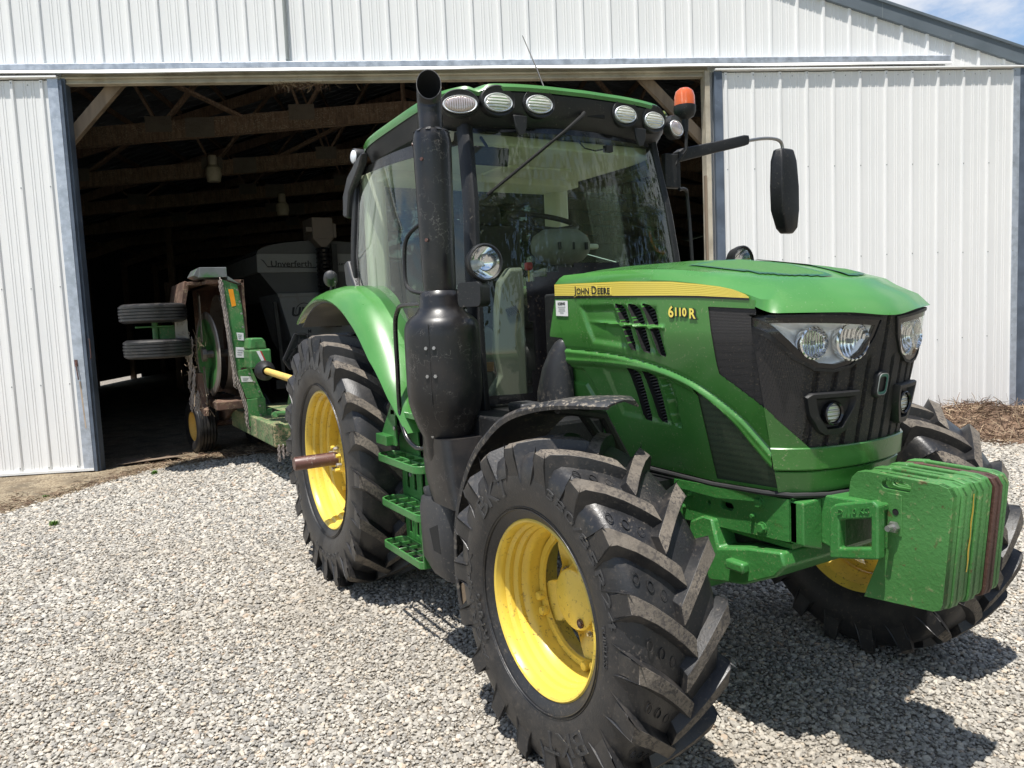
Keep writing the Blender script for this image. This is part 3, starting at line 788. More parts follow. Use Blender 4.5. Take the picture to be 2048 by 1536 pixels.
L1 = level([(1.842, -.430, 1.825), (2.34, -.430, 1.812), (2.65, -.429, 1.790), (2.9, -.427, 1.752), (3.0, -.425, 1.728), (3.08, -.424, 1.702)], [(3.08, -.424, 1.702), (3.119, -.405, 1.699), (3.146, -.368, 1.698), (3.184, -.273, 1.697), (3.220, -.177, 1.694), (3.248, -.056, 1.687), (3.252, 0, 1.685)])
L2 = level([(1.865, -.420, 1.848), (2.30, -.418, 1.840), (2.62, -.412, 1.818), (2.85, -.400, 1.786), (2.98, -.380, 1.758), (3.06, -.355, 1.739)], [(3.06, -.355, 1.739), (3.080, -.335, 1.736), (3.10, -.27, 1.738), (3.135, -.17, 1.740), (3.165, -.05, 1.735), (3.17, 0, 1.734)])
def onto(L, f=1.):
    return [V((p.x, p.y, ztop(p.x, p.y))) for p in L]
L3 = level([(1.915, -.385, 0), (2.30, -.375, 0), (2.6, -.36, 0), (2.82, -.33, 0), (2.92, -.30, 0), (2.99, -.27, 0)], [(2.99, -.27, 0), (3.01, -.25, 0), (3.04, -.20, 0), (3.07, -.13, 0), (3.09, -.04, 0), (3.095, 0, 0)])
L3 = onto(L3)
L4 = onto(level([(1.935, -.22, 0), (2.30, -.21, 0), (2.55, -.2, 0), (2.72, -.17, 0), (2.8, -.15, 0), (2.85, -.13, 0)], [(2.85, -.13, 0), (2.87, -.12, 0), (2.9, -.1, 0), (2.92, -.06, 0), (2.93, -.02, 0), (2.93, 0, 0)]))
L5 = onto(level([(1.945, -.001, 0), (2.2, -.001, 0), (2.4, -.001, 0), (2.5, -.001, 0), (2.6, -.001, 0), (2.7, -.001, 0)], [(2.7, -.001, 0), (2.71, -.001, 0), (2.72, -.0008, 0), (2.73, -.0006, 0), (2.74, -.0003, 0), (2.75, 0, 0)]))
def lerpL(A, B, t): return [a.lerp(b, t) for a, b in zip(A, B)]
mid23 = [V((p.x, p.y, p.z + .010)) for p in lerpL(L2, L3, .35)]
inner = [V((p.x, p.y * .97, p.z - .0)) for p in L0]
Ls = [[V((p.x - .02, p.y * .95, p.z + .002)) for p in L0], L0, L1, L2, mid23, L3, onto(lerpL(L3, L4, .5)), L4, onto(lerpL(L4, L5, .5)), L5]
g = G(); g.rings(Ls, False, False)
hood = g.build('hood', 'green_clean', T, smooth=30, fix=True)
# top screens
for sg in (-1, 1):
    g = G(); Q = [(2.62, .045), (2.60, .30), (2.93, .285), (3.035, .20), (3.07, .10), (3.08, .045)]
    gx = np.linspace(2.6, 3.08, 40); gy = np.linspace(.045, .30, 20)
    q = np.array([(a, b) for a in gx for b in gy]); d = sdist(q, Q); o = len(g.v)
    g.v += [(a, sg * b, ztop(a, b) + (.004 if dd < .016 else .0015)) for (a, b), dd in zip(q, d)]
    for i in range(39):
        for j in range(19):
            a = i * 20 + j
            if max(d[a], d[a + 1], d[a + 20], d[a + 21]) > 0: g.f.append((a, a + 1, a + 21, a + 20)); g.mi.append(1 if min(d[a], d[a + 21]) < .009 else 0)
    g.build('hood_screen', ['perf_top', 'screen_frame'], hood, smooth=30, fix=False)
# yellow stripe, both sides
def stripe_top(x): return interp(x, [1.842, 2.338, 2.65, 2.795, 2.90, 2.966, 3.02, 3.036], [1.821, 1.806, 1.787, 1.770, 1.755, 1.741, 1.722, 1.712])
def stripe_bot(x): return interp(x, [1.832, 2.30, 2.65, 2.80, 3.036], [1.768, 1.748, 1.734, 1.726, 1.708])
for sg in (-1, 1):
    g = G(); X_ = np.linspace(1.838, 3.036, 80); nb = 7
    for bi in range(nb):
        for part in (0, 1):
            a0 = (bi + (0 if part == 0 else .72)) / nb; a1 = (bi + (.72 if part == 0 else 1.)) / nb
            o = len(g.v)
            for x in X_:
                for a in (a0, a1):
                    z = stripe_bot(x) + (stripe_top(x) - stripe_bot(x)) * a
                    g.v.append((x, sg * (.4332 if part == 0 else .4326), z))
            for i in range(len(X_) - 1):
                b = o + 2 * i; g.f.append((b, b + 2, b + 3, b + 1)); g.mi.append(part)
    o = len(g.v)
    for x in X_:
        g.v += [(x, sg * .4322, stripe_bot(x) - .008), (x, sg * .4322, stripe_bot(x) + .001)]
    for i in range(len(X_) - 1):
        b = o + 2 * i; g.f.append((b, b + 2, b + 3, b + 1)); g.mi.append(2)
    st = g.build('stripe_decal', ['stripe', 'stripe_dark', 'ink'], hood, smooth=0, fix=False)
    def fn(x, y, z, sg=sg):
        X0 = 2.005 + x if sg < 0 else 2.29 - x
        return (X0, sg * (.4345 + z), stripe_bot(X0) + .008 + y * .98)
    for b, mi_, lift in ((.0038, 1, .0), (.0011, 0, .0012)):
        g = G()
        vs, fs = text_mesh('J', .052, 0, b); x1 = 0
        cur = 0
        for ch, sz in (('J', .050), ('OHN', .038), (' D', .050), ('EERE', .038)):
            if ch == ' D': cur += .012; ch = 'D'
            vs, fs = text_mesh(ch, sz, 0, b); xm = max(v[0] for v in vs) if vs else 0
            k = 1.12
            g.add([fn(cur + v[0] * k, v[1] + (0 if b > .001 else 0), lift) for v in vs], fs, 0); cur += xm * k + .0035 - (b if b > .001 else 0) * 0
        g.build('name_lettering', ['stripe' if mi_ else 'ink'], hood, smooth=0, fix=False)
    def fn2(x, y, z, sg=sg):
        X0 = 2.628 + x if sg < 0 else 2.785 - x
        return (X0, sg * (.4335 + z), 1.652 - .06 * (X0 - 2.628) + y)
    for b, m_, dx, dz, lift in ((.0036, 'ink', .002, -.002, 0.), (.0014, 'stripe', 0, 0, .0016)):
        g = G(); cur = 0
        for ch, sz in (('6', .060), ('110', .044), ('R', .052)):
            if ch == 'R': cur += .010
            vs, fs = text_mesh(ch, sz, 0, b); xm = max(v[0] for v in vs)
            yo = .006 if ch == '110' else 0
            g.add([fn2(cur + v[0] * 1.05 + dx, v[1] + yo + dz, lift) for v in vs], fs, 0); cur += xm * 1.05 + .002
        g.build('number_lettering', m_, hood, smooth=0, fix=False)
# dealer label
g = G(); g.add([(1.845, -.4345, 1.745), (1.845, -.4345, 1.672), (1.945, -.4345, 1.668), (1.945, -.4345, 1.740)], [(0, 1, 2, 3)], 0)
text_on(g, 'KOENIG', .018, lambda x, y, z: (1.864 + x, -.4355, 1.722 + y), 0, .0008, 1, width=.06)
for k in range(4):
    w = (.062, .05, .056, .03)[k]
    g.add([(1.895 - w / 2, -.4355, 1.711 - k * .009), (1.895 - w / 2, -.4355, 1.714 - k * .009), (1.895 + w / 2, -.4355, 1.713 - k * .009), (1.895 + w / 2, -.4355, 1.710 - k * .009)], [(0, 1, 2, 3)], 2)
g.build('dealer_label', ['white_ink', 'ink', 'ink_soft'], hood, smooth=0, fix=False)
# far side copies of the side sheets
for o_ in sides:
    copy_part(o_, T, MIRY)

# =================================================================== CAB
def pil(z):   # front pillar position (x, |y|)
    return interp(z, [1.2, 1.5, 1.9, 2.25, 2.66], [1.52, 1.52, 1.49, 1.45, 1.36]), interp(z, [1.2, 1.5, 1.9, 2.25, 2.66], [.69, .70, .69, .66, .63])
def wind(z, y, out=0.):
    x, w = pil(z); return V((x + .12 * (1 - (y / w) ** 2) + out, y, z))
def hoodgap(y, z, m=.055):   # region of the windscreen hidden by the bonnet (plus margin)
    return abs(y) < .425 and z < 1.84 + .10 * (1 - (y / .44) ** 2)
NY, NZ2 = 60, 64
ys2 = np.linspace(-1, 1, NY); zz2 = np.linspace(1.24, 2.665, NZ2)
gG, gF = G(), G()
for g_, off in ((gG, 0), (gF, .002)):
    for z in zz2:
        for t in ys2:
            w = pil(z)[1] - .012; g_.v.append(tuple(wind(z, t * w, off)))
def blk(t, z):
    w = pil(z)[1]; y = t * w
    if hoodgap(y, z): return True
    return abs(t) > .955 or z > 2.615 or z < 1.29
for j in range(NZ2 - 1):
    for i in range(NY - 1):
        a = j * NY + i; t = (ys2[i] + ys2[i + 1]) / 2; z = (zz2[j] + zz2[j + 1]) / 2
        (gF if blk(t, z) else gG).f.append((a, a + 1, a + NY + 1, a + NY)); (gF if blk(t, z) else gG).mi.append(0)
gG.build('windscreen', 'screen_glass', T, smooth=60); gF.build('windscreen_border', 'black_gloss', T, smooth=60)
def sidey(x, z):
    xp, yp = pil(z); t = max(0, min(1, (xp - x) / (xp - .2))); top = .83 - .05 * max(0, (z - 2.1) / .5)
    return yp + (top - yp) * sin(min(1, t * 1.45) * pi / 2) - .03 * max(0, t - .7)
def zlow(x): return interp(x, [.12, .22, .36, .62, .9, 1.07, 1.15, 1.5], [2.0, 1.84, 1.70, 1.48, 1.28, 1.20, 1.19, 1.19])
for sg in (-1, 1):
    g = G(); gb = G(); nu, nv = 40, 40
    for v in range(nv + 1):
        for u in range(nu + 1):
            q = v / nv; x = .15 + (1.50 - .15) * u / nu
            z = zlow(x) + (2.63 - zlow(x)) * q; xp = pil(z)[0] - .005; x = .15 + (xp - .15) * u / nu; z = zlow(x) + (2.63 - zlow(x)) * q
            g.v.append((x, sg * sidey(x, z), z)); gb.v.append((x, sg * (sidey(x, z) + .002), z))
    for v in range(nv):
        for u in range(nu):
            a = v * (nu + 1) + u; edge = u < 2 or u >= nu - 1 or v < 1 or v >= nv - 2
            k = gb if edge else g; k.f.append((a, a + 1, a + nu + 2, a + nu + 1)); k.mi.append(0)
    d = gb.build('cab_door', 'black_gloss', T, smooth=60)
    g.build('door_glass', 'glass', d, smooth=60)
    # pillars and seals
    g = G(); zs_ = np.linspace(1.2, 2.68, 14)
    rings = []
    for z in zs_:
        x, y = pil(z); rings.append([(x - .045, sg * (y - .02), z), (x - .04, sg * (y + .022), z), (x + .005, sg * (y + .012), z), (x + .028, sg * (y - .012), z), (x + .02, sg * (y - .04), z), (x - .02, sg * (y - .06), z)])
    g.rings(rings); g.build('front_pillar', 'black', T, smooth=40, bevel=.004)
    g = G(); g.tube([(x, sg * (sidey(x, zlow(x)) + .002), zlow(x)) for x in np.linspace(.15, 1.5, 26)], .013, 8); g.build('door_seal', 'black', T)
    g = G(); g.rings([[(.11 + .0, sg * .70, z), (.10, sg * (sidey(.15, z) + .012), z), (.165, sg * (sidey(.15, z) + .016), z), (.17, sg * .74, z)] for z in np.linspace(1.25, 2.7, 10)]); g.build('rear_pillar', 'black', T, smooth=40, bevel=.006)
    g = G(); g.rings([[(.19, sg * .60, z), (.17, sg * .755, z), (.28, sg * .765, z), (.30, sg * .66, z)] for z in np.linspace(1.3, 2.62, 6)]); g.build('pillar_trim', 'beige', T, smooth=50, bevel=.02)
    # moulded corner trims at the rear pillar
    g = G()
    for pts in ([(.02, 2.06), (.10, 2.08), (.15, 1.98), (.30, 1.80), (.46, 1.62), (.44, 1.54), (.36, 1.60), (.16, 1.78), (.04, 1.93)],):
        g.prism(pts, (0, sg * .80, 0), (1, 0, 0), (0, 0, 1), (0, sg * .055, 0))
    g.build('pillar_foot_trim', 'grey_plastic', T, smooth=30, bevel=.015)
    g = G(); g.prism([(-.02, 2.37), (.06, 2.35), (.12, 2.50), (.34, 2.63), (.40, 2.70), (.30, 2.68), (.10, 2.60), (.0, 2.50)], (0, sg * .775, 0), (1, 0, 0), (0, 0, 1), (0, sg * .05, 0)); g.build('pillar_head_trim', 'grey_plastic', T, smooth=30, bevel=.012)
# rear screen, lower body, floor
g = G(); g.box(.10, .11, -.70, .70, 1.55, 2.62); g.build('rear_glass', 'glass', T)
g = G(); g.box(.11, 1.50, -.66, .66, 1.10, 1.235); g.box(.08, .16, -.78, .78, 1.1, 1.56); g.box(1.66, 1.86, -.38, .38, 1.0, 1.78); g.box(1.40, 1.95, -.80, -.42, 1.02, 1.215); g.box(1.40, 1.95, .42, .80, 1.02, 1.215)
g.build('cab_floor', 'black', T, smooth=0, bevel=.01)
g = G()
for sg in (-1, 1):
    g.prism([(.16, 1.24), (1.02, 1.24), (.9, 1.33), (.62, 1.52), (.36, 1.72), (.16, 1.9)], (0, sg * .60, 0), (1, 0, 0), (0, 0, 1), (0, sg * .17, 0))
g.build('wheel_arch_lining', 'beige_dark', T, smooth=0, bevel=.02)
g = G(); g.box(.16, 1.30, -.72, .72, 2.585, 2.64); g.box(.16, .5, -.70, .70, 2.54, 2.60); g.box(.55, .85, -.1, .4, 2.57, 2.59)
g.build('headliner', 'beige', T, smooth=0, bevel=.02)
g = G(); g.lathe([(.0, 0), (.055, .0), (.055, -.01), (0, -.01)], (1.18, -.48, 2.575), (0, 0, 1), 20); g.build('speaker', 'beige_dark', T)
g = G(); g.obox((1.40, -.50, 2.50), (.008, 0, 0), (0, .105, 0), (.01, 0, .045)); g.tube([(1.38, -.5, 2.54), (1.3, -.5, 2.62)], .008); g.build('interior_mirror', 'black', T, bevel=.01)
g = G(); g.tube([(1.49, -.02, 2.60), (1.49, .03, 2.56), (1.49, .10, 2.55), (1.49, .17, 2.565)], .004, 6); g.box(1.47, 1.50, .17, .215, 2.55, 2.585); g.build('sensor_cable', 'ink', T)
# seat
g = G(); g.box(.28, .42, -.27, .27, 1.72, 2.28); g.box(.34, .86, -.27, .27, 1.60, 1.74); g.box(.30, .38, -.15, .15, 2.28, 2.42); g.box(.4, .8, -.2, .2, 1.24, 1.6)
seat = g.build('driver_seat', 'seat', T, smooth=40, bevel=.05, seg=3)
g = G(); g.box(.45, .95, -.40, -.30, 1.78, 1.88); g.box(.45, 1.0, -.55, -.30, 1.24, 1.62); g.build('armrest', 'beige_dark', seat, bevel=.03)
# steering
g = G(); ax = V((.35, 0, .94)).normalized(); c = V((1.10, 0, 2.215)); u = V((0, 1, 0)); w = ax.cross(u)
g.tube([c + (u * cos(t) + w * sin(t)) * .195 for t in np.linspace(0, 2 * pi, 41)], .016, 10, caps=False)
for a in (radians(90), radians(210), radians(330)): g.tube([c - ax * .06, c + (u * cos(a) + w * sin(a)) * .19], .012, 8)
g.lathe([(0, -.03), (.05, -.035), (.05, -.08), (0, -.08)], c, ax, 20); sw = g.build('steering_wheel', 'black', T, smooth=50)
g = G(); R_ = []
for k, (sc, zz) in enumerate(((.02, .10), (.6, .095), (.9, .06), (1., .02), (.97, -.03), (.75, -.075), (.4, -.10), (.02, -.105))):
    R_.append([(1.27 + .13 * sc * cos(t) + .0, .185 * sc * sin(t), 2.055 + zz) for t in np.linspace(0, 2 * pi, 33)[:-1]])
g.rings(R_); pod = g.build('instrument_pod', 'beige_dark', T, smooth=50)
g = G()
for y in (-.09, 0, .09): g.box(1.385, 1.402, y - .006, y + .006, 2.03, 2.07)
g.build('pod_slots', 'ink', pod, smooth=0)
g = G(); g.tube([(1.10, 0, 2.12), (1.25, 0, 1.95), (1.35, 0, 1.3)], [.03, .07, .09], 14); g.build('steering_column', 'grey_plastic', T)
g = G(); g.obox((1.25, .22, 2.06), (.03, 0, 0), (0, .045, 0), (0, 0, .015)); g.build('control_stalk', 'beige', pod, bevel=.01)
g = G(); g.tube([(1.22, .16, 2.10), (1.20, .23, 2.125)], .012, 8); g.build('orange_lever', 'orange_sticker', pod)
g = G(); g.tube([(1.22, -.19, 1.75), (1.24, -.20, 1.93)], .005, 8); lev = g.build('shift_lever', 'stripe_dark', T)
g = G(); g.obox((1.24, -.20, 1.95), (.018, 0, 0), (0, .02, 0), (0, 0, .022)); g.build('knob', 'red', lev, bevel=.008)
# inner cowl beside the bonnet
g = G(); g.prism([(-.66, 1.24), (-.38, 1.24), (-.38, 1.93), (-.46, 1.93), (-.52, 1.86), (-.545, 1.72), (-.56, 1.5), (-.54, 1.38), (-.60, 1.3)], (1.42, 0, 0), (0, 1, 0), (0, 0, 1), (.06, 0, 0))
cw = g.build('inner_cowl', 'beige_dark', T, smooth=30, bevel=.015)
g = G()
for k in range(6): g.obox((1.484, -.49 + k * .011, 1.70 + k * .003), (.003, 0, 0), (0, .0022, .004), (0, -.010, .018))
g.build('cowl_vent', 'ink', cw, smooth=0)
g = G(); g.box(1.45, 1.46, -.64, -.57, 1.40, 1.45); g.build('reflector_marker', 'amber_strip', T, bevel=.006)
# =================================================================== ROOF
def roofring(z_of, x0, x1, w, bow, n=120, exp=5., nf=0.):
    R = []
    for k in range(n):
        t = 2 * pi * k / n; c_, s_ = cos(t), sin(t)
        X = math.copysign(abs(c_) ** (2 / exp), c_); Y = math.copysign(abs(s_) ** (2 / exp), s_)
        x = (x0 + x1) / 2 + (x1 - x0) / 2 * X; y = w * Y
        if X > 0: x += bow * (1 - (y / w) ** 2) * X ** 3
        R.append((x, y, z_of(x, y)))
    return R
def ztop_edge(x, y):
    z = interp(x, [.08, .6, 1.2, 1.5], [2.765, 2.785, 2.800, 2.815]) + .020 * (1 - (y / .78) ** 2) * (x > .9)
    if x > 1.2: z -= .022 * math.exp(-((abs(y) - .60) / .030) ** 2)
    return z
gr = []
gr.append(roofring(lambda x, y: ztop_edge(x, y) - (.028 if x > 1.3 else .040), .06, 1.50, .785, .05))
gr.append(roofring(lambda x, y: ztop_edge(x, y) - .010, .055, 1.505, .790, .05))
gr.append(roofring(lambda x, y: ztop_edge(x, y) + .008, .065, 1.495, .782, .05))
gr.append(roofring(lambda x, y: ztop_edge(x, y) + .018, .09, 1.46, .75, .05))
gr.append(roofring(lambda x, y: interp(x, [.1, .7, 1.4], [2.815, 2.845, 2.850]), .2, 1.34, .62, .04))
gr.append(roofring(lambda x, y: interp(x, [.1, .7, 1.4], [2.85, 2.875, 2.865]), .5, 1.1, .35, .02))
gr.append(roofring(lambda x, y: 2.88, .79, .81, .01, 0))
g = G(); g.rings(gr, True, False); g.build('roof_cap', 'green_clean', T, smooth=40)
bl = []
bl.append(roofring(lambda x, y: ztop_edge(x, y) - .024, .075, 1.490, .772, .05))
bl.append(roofring(lambda x, y: ztop_edge(x, y) - .035, .07, 1.497, .778, .05))
bl.append(roofring(lambda x, y: 2.705 + .01 * (x > 1), .085, 1.485, .765, .05))
bl.append(roofring(lambda x, y: 2.655 - .0 * x, .10, 1.44, .745, .05))
bl.append(roofring(lambda x, y: 2.635, .13, 1.40, .70, .05))
bl.append(roofring(lambda x, y: 2.645, .3, 1.2, .5, .0))
g = G(); g.rings(bl, True, True); g.build('roof_fascia', 'black', T, smooth=40)
# roof lamps
def lamp(name, x, y, z, a, b, ax, lens, bez=1.25, group=None):
    ax = V(ax).normalized(); wy = V((0, 0, 1)).cross(ax).normalized(); wz = ax.cross(wy)
    c = V((x, y, z))
    def R(sa, sb, h, dz=0, ro=0.): return [c + ax * h + wy * (a * sa * cos(t)) + wz * (b * sb * sin(t) + dz) for t in np.linspace(0, 2 * pi, 37)[:-1]]
    g = G(); g.rings([R(bez, bez * 1.35, -.035, .006), R(bez, bez * 1.4, .004, .008), R(bez * .95, bez * 1.3, .010, .008), R(1.06, 1.1, .004), R(1.0, 1.0, -.004)], True, False)
    o = g.build(name, 'black', T, smooth=35)
    g = G(); g.rings([R(1., 1., -.006), R(1.02, 1.02, .010), R(.98, .98, .014), R(.9, .9, .012)], True, False); g.build('lamp_rim', 'silver', o, smooth=40)
    g = G(); g.rings([R(.92, .92, .010), R(.8, .8, .016), R(.5, .5, .019), R(.01, .01, .020)], True, False); g.build('lens', lens, o, smooth=60)
    return o
for sg in (-1, 1):
    lamp('indicator_lamp', 1.470, sg * .700, 2.722, .084, .043, (1, sg * .42, .02), 'blinker_lens', 1.12)
    lamp('work_lamp', 1.505, sg * .505, 2.742, .076, .044, (1, sg * .10, -.05), 'led_lens')
    lamp('work_lamp', 1.530, sg * .279, 2.748, .076, .044, (1, sg * .06, -.05), 'led_lens')
    g = G(); g.prism([(-.042, .03), (.042, .03), (.034, -.03), (.020, -.062), (-.012, -.070), (-.030, -.03)], (1.515, sg * .39, 2.655), (0, 1, 0), (0, 0, 1), (.014, 0, 0)); g.build('roof_bracket', 'black', T, bevel=.004)
    # rear corner lamp
    g = G(); g.lathe([(.05, -.06), (.052, 0), (.046, .008)], (.10, sg * .765, 2.735), (.15, sg * 1, 0), 24); o = g.build('rear_roof_lamp', 'black', T, smooth=40)
    g = G(); g.lathe([(0, .012), (.03, .011), (.044, .004), (.047, -.01)], (.10, sg * .765, 2.735), (.15, sg * 1, 0), 24); g.build('lens', 'silver', o, smooth=60)
g = G(); g.box(1.52, 1.535, .02, .14, 2.712, 2.735); g.build('wiper_slot_shade', 'soot_shade_black', T, bevel=.004)  # solid block, its black colour stands for the shade inside a slot
g = G(); g.tube([(1.545, -.005, 2.727), (1.56, -.03, 2.705), (1.555, -.14, 2.62), (1.53, -.22, 2.56)], [.011, .012, .009, .006], 8)
g.tube([(1.53, -.22, 2.56), (1.525, -.60, 2.283)], [.005, .004], 6); g.beam((1.522, -.16, 2.60), (1.515, -.595, 2.285), .012, .014); g.build('wiper', 'soot_shade_black', T)
g = G(); g.tube([(1.44, -.06, 2.84), (1.44, -.045, 2.866), (1.44, .09, 2.862), (1.44, .105, 2.835)], .007, 8); g.tube([(1.35, -.06, 2.845), (1.38, -.045, 2.866), (1.38, .09, 2.862), (1.35, .105, 2.835)], .007, 8); g.box(1.38, 1.44, -.05, .095, 2.858, 2.866); g.build('roof_hatch_grip', 'green_clean', T)
g = G(); g.tube([(1.22, 0, 2.86), (1.10, 0, 3.08), (.96, 0, 3.31)], [.005, .004, .0025], 6); g.build('aerial', 'ink', T)
# beacon
g = G(); bx, by = 1.40, .845
g.tube([(1.36, .76, 2.50), (1.38, .80, 2.56), (1.41, .84, 2.62), (1.41, .845, 2.80)], .010, 8); g.lathe([(.018, -.10), (.022, -.03), (.055, -.01), (.066, .02), (.066, .05)], (bx, by, 2.83), (0, 0, 1), 28)
bo = g.build('beacon_base', 'black', T, smooth=40)
g = G(); g.lathe([(.0, .155), (.030, .151), (.050, .135), (.060, .105), (.062, .05)], (bx, by, 2.83), (0, 0, 1), 28); g.build('beacon_dome', 'amber', bo, smooth=60)
# =================================================================== MIRROR (left)
g = G(); g.rings([[V((1.36, y, z)) + V((dx, 0, dz)) for dx, dz in ((-.03, -h_), (.03, -h_), (.035, 0), (.03, h_), (-.03, h_), (-.035, 0))] for y, z, h_ in ((.80, 2.585, .030), (.84, 2.60, .038), (1.1, 2.66, .034), (1.36, 2.72, .034), (1.40, 2.727, .028))])
g.box(1.34, 1.38, .70, .82, 2.40, 2.60); ma = g.build('mirror_arm', 'black', T, smooth=35, bevel=.006)
g = G(); g.tube(catmull([(1.36, 1.39, 2.722), (1.36, 1.56, 2.752), (1.36, 1.68, 2.757), (1.36, 1.735, 2.735), (1.36, 1.75, 2.67)], 5), .011, 10); g.build('mirror_rod', 'steel', ma)
g = G(); R_ = []
for z, w0, w1, d in ((2.70, -.045, .065, .022), (2.69, -.085, .085, .035), (2.62, -.10, .10, .05), (2.45, -.105, .115, .055), (2.30, -.10, .115, .055), (2.18, -.06, .105, .045), (2.145, -.03, .07, .03)):
    R_.append([(1.36 + a, 1.76 + b, z) for a, b in ((d, w0 + .02), (d * 1.05, (w0 + w1) / 2 - .01), (d * .9, w1 - .03), (d * .2, w1), (-d * .7, w1 - .01), (-d * .8, w0 + .01), (-d * .2, w0))])
g.rings(R_); g.build('mirror_head', 'black', ma, smooth=45, bevel=.008)
g = G(); g.tube(catmull([(1.45, .74, 2.38), (1.44, .80, 2.38), (1.42, .83, 2.33), (1.42, .85, 2.1), (1.42, .86, 1.75), (1.43, .80, 1.65)], 5), .011, 8); g.build('grab_handle', 'black', T)
# near side: door handle bars and lamps on the pillar brackets
g = G(); g.tube(catmull([(1.25, -.80, 2.2), (1.12, -.865, 2.12), (1.08, -.875, 1.98), (1.10, -.875, 1.86), (1.2, -.85, 1.82), (1.30, -.80, 1.82)], 5), .011, 8); g.build('door_grab_bar', 'black', T)
for sg in (-1, 1):
    g = G(); g.prism(rrect(-.08, .10, -.055, .055, .028, 5), (1.745, sg * .80, 1.785), (.75, sg * -.25, 0), (0, 0, 1), (.09, sg * .10, 0)); g.box(1.48, 1.76, sg * .80 - .03, sg * .80 + .03, 1.76, 1.82)
    br = g.build('lamp_bracket', 'black', T, smooth=35, bevel=.008)
    c = V((1.855, sg * .815, 1.925)); ax = V((1, sg * .05, .02)).normalized()
    g = G(); g.lathe([(.0, -.085), (.045, -.08), (.075, -.05), (.086, -.01), (.086, .012), (.079, .016), (.072, .004)], c, ax, 32); g.tube([c + V((-.03, 0, -.085)), c + V((-.03, 0, -.14))], .012, 8); wl = g.build('round_work_lamp', 'black', T, smooth=40)
    g = G(); g.lathe([(.073, .002), (.055, -.03), (.02, -.055), (0, -.058)], c, ax, 32); g.build('reflector', 'chrome', wl, smooth=50)
    g = G(); g.lathe([(0, -.03), (.011, -.028), (.011, -.056)], c, ax, 12); g.build('bulb', 'silver', wl)
    g = G(); g.lathe([(.075, .004), (.05, .010), (0, .013)], c, ax, 32); g.build('lens', 'lens', wl, smooth=60)
    g = G(); c2 = V((-.28, sg * .85, 1.985)); g.lathe([(0, -.10), (.03, -.09), (.045, -.05), (.048, .03), (.044, .05)], c2, (-1, sg * -.3, -.25), 20); g.tube([c2 + V((.0, 0, -.04)), c2 + V((0, 0, -.12))], .008, 6); g.tube([c2 + V((.06, 0, 0)), c2 + V((.10, 0, -.03)), c2 + V((.09, 0, -.07))], .003, 6); g.build('fender_lamp', 'grey_plastic', T, smooth=50)
# =================================================================== EXHAUST
EX = V((1.55, -.90, 0))
def exl(prof, name, mt, par=None, n=40, smooth=35, sx=1.):
    g = G(); g.lathe(prof, EX, (0, 0, 1), n); return g.build(name, mt, par or T, smooth=smooth)
mf = exl([(.085, 1.815), (.096, 1.80), (.102, 1.785), (.103, 1.745), (.118, 1.715), (.152, 1.690), (.172, 1.668), (.180, 1.64), (.182, 1.60), (.182, 1.36), (.178, 1.29), (.165, 1.235), (.14, 1.165), (.118, 1.12), (.112, 1.09), (.112, 1.04), (.10, 1.0), (.0, 1.0)], 'muffler', 'black_exh', smooth=40)
g = G()
g.lathe([(.076, 1.80), (.079, 1.84), (.091, 2.47), (.092, 2.51), (.082, 2.555), (.062, 2.565)], EX + V((0, 0, 0)), (0, 0, 1), 36)
g.build('heat_shield', 'black_exh', mf, smooth=35)
g = G(); c0 = EX
path = catmull([(1.55, -.90, 2.50), (1.548, -.90, 2.585), (1.540, -.897, 2.65), (1.550, -.902, 2.715), (1.585, -.917, 2.765)], 5)
rings = []
for i, p in enumerate(path):
    a = path[max(0, i - 1)]; b = path[min(len(path) - 1, i + 1)]; d = (b - a).normalized(); f = i / (len(path) - 1)
    d = d.lerp(V((.86, -.42, .28)).normalized(), f ** 3).normalized()
    u = (V((.45, .89, 0)) - d * d.dot(V((.45, .89, 0)))).normalized(); w = d.cross(u); r = .058
    rings.append([p + u * (cos(t) * r) + w * (sin(t) * r * (1 + .32 * f ** 2)) for t in np.linspace(0, 2 * pi, 33)[:-1]])
inner = [[c + (q - c) * .95 for q in R_] for R_, c in [(R_, sum((q for q in R_), V((0, 0, 0))) / 32) for R_ in reversed(rings)]]
g.rings(rings, True, False); g.rings([rings[-1], inner[0]], True, False); g.rings(inner, True, False, 1)
g.build('exhaust_pipe', ['black_exh', 'soot_shade_black'], mf, smooth=50)
g = G()
for k in range(10):
    t = 2 * pi * k / 10; g.obox(EX + V((.075 * cos(t), .075 * sin(t), 2.56)), V((-sin(t), cos(t), 0)) * .012, V((cos(t), sin(t), -.6)) * .012, (0, 0, .001))
g.build('shield_tabs', 'grey_plastic', mf, smooth=0)
for z, a in ((2.50, -70), (2.42, -20), (2.05, -18), (1.55, -10), (1.42, -10), (1.55, 2), (1.42, 2), (1.13, -20)):
    r = .183 if z < 1.7 and z > 1.2 else (.118 if z < 1.2 else .089)
    t = radians(a - 40); g = G(); g.bolt(EX + V((r * cos(t), r * sin(t), z)), (cos(t), sin(t), 0), .009, .006); g.build('shield_screw', 'steel' if z < 2 else 'shaft', mf, smooth=0)
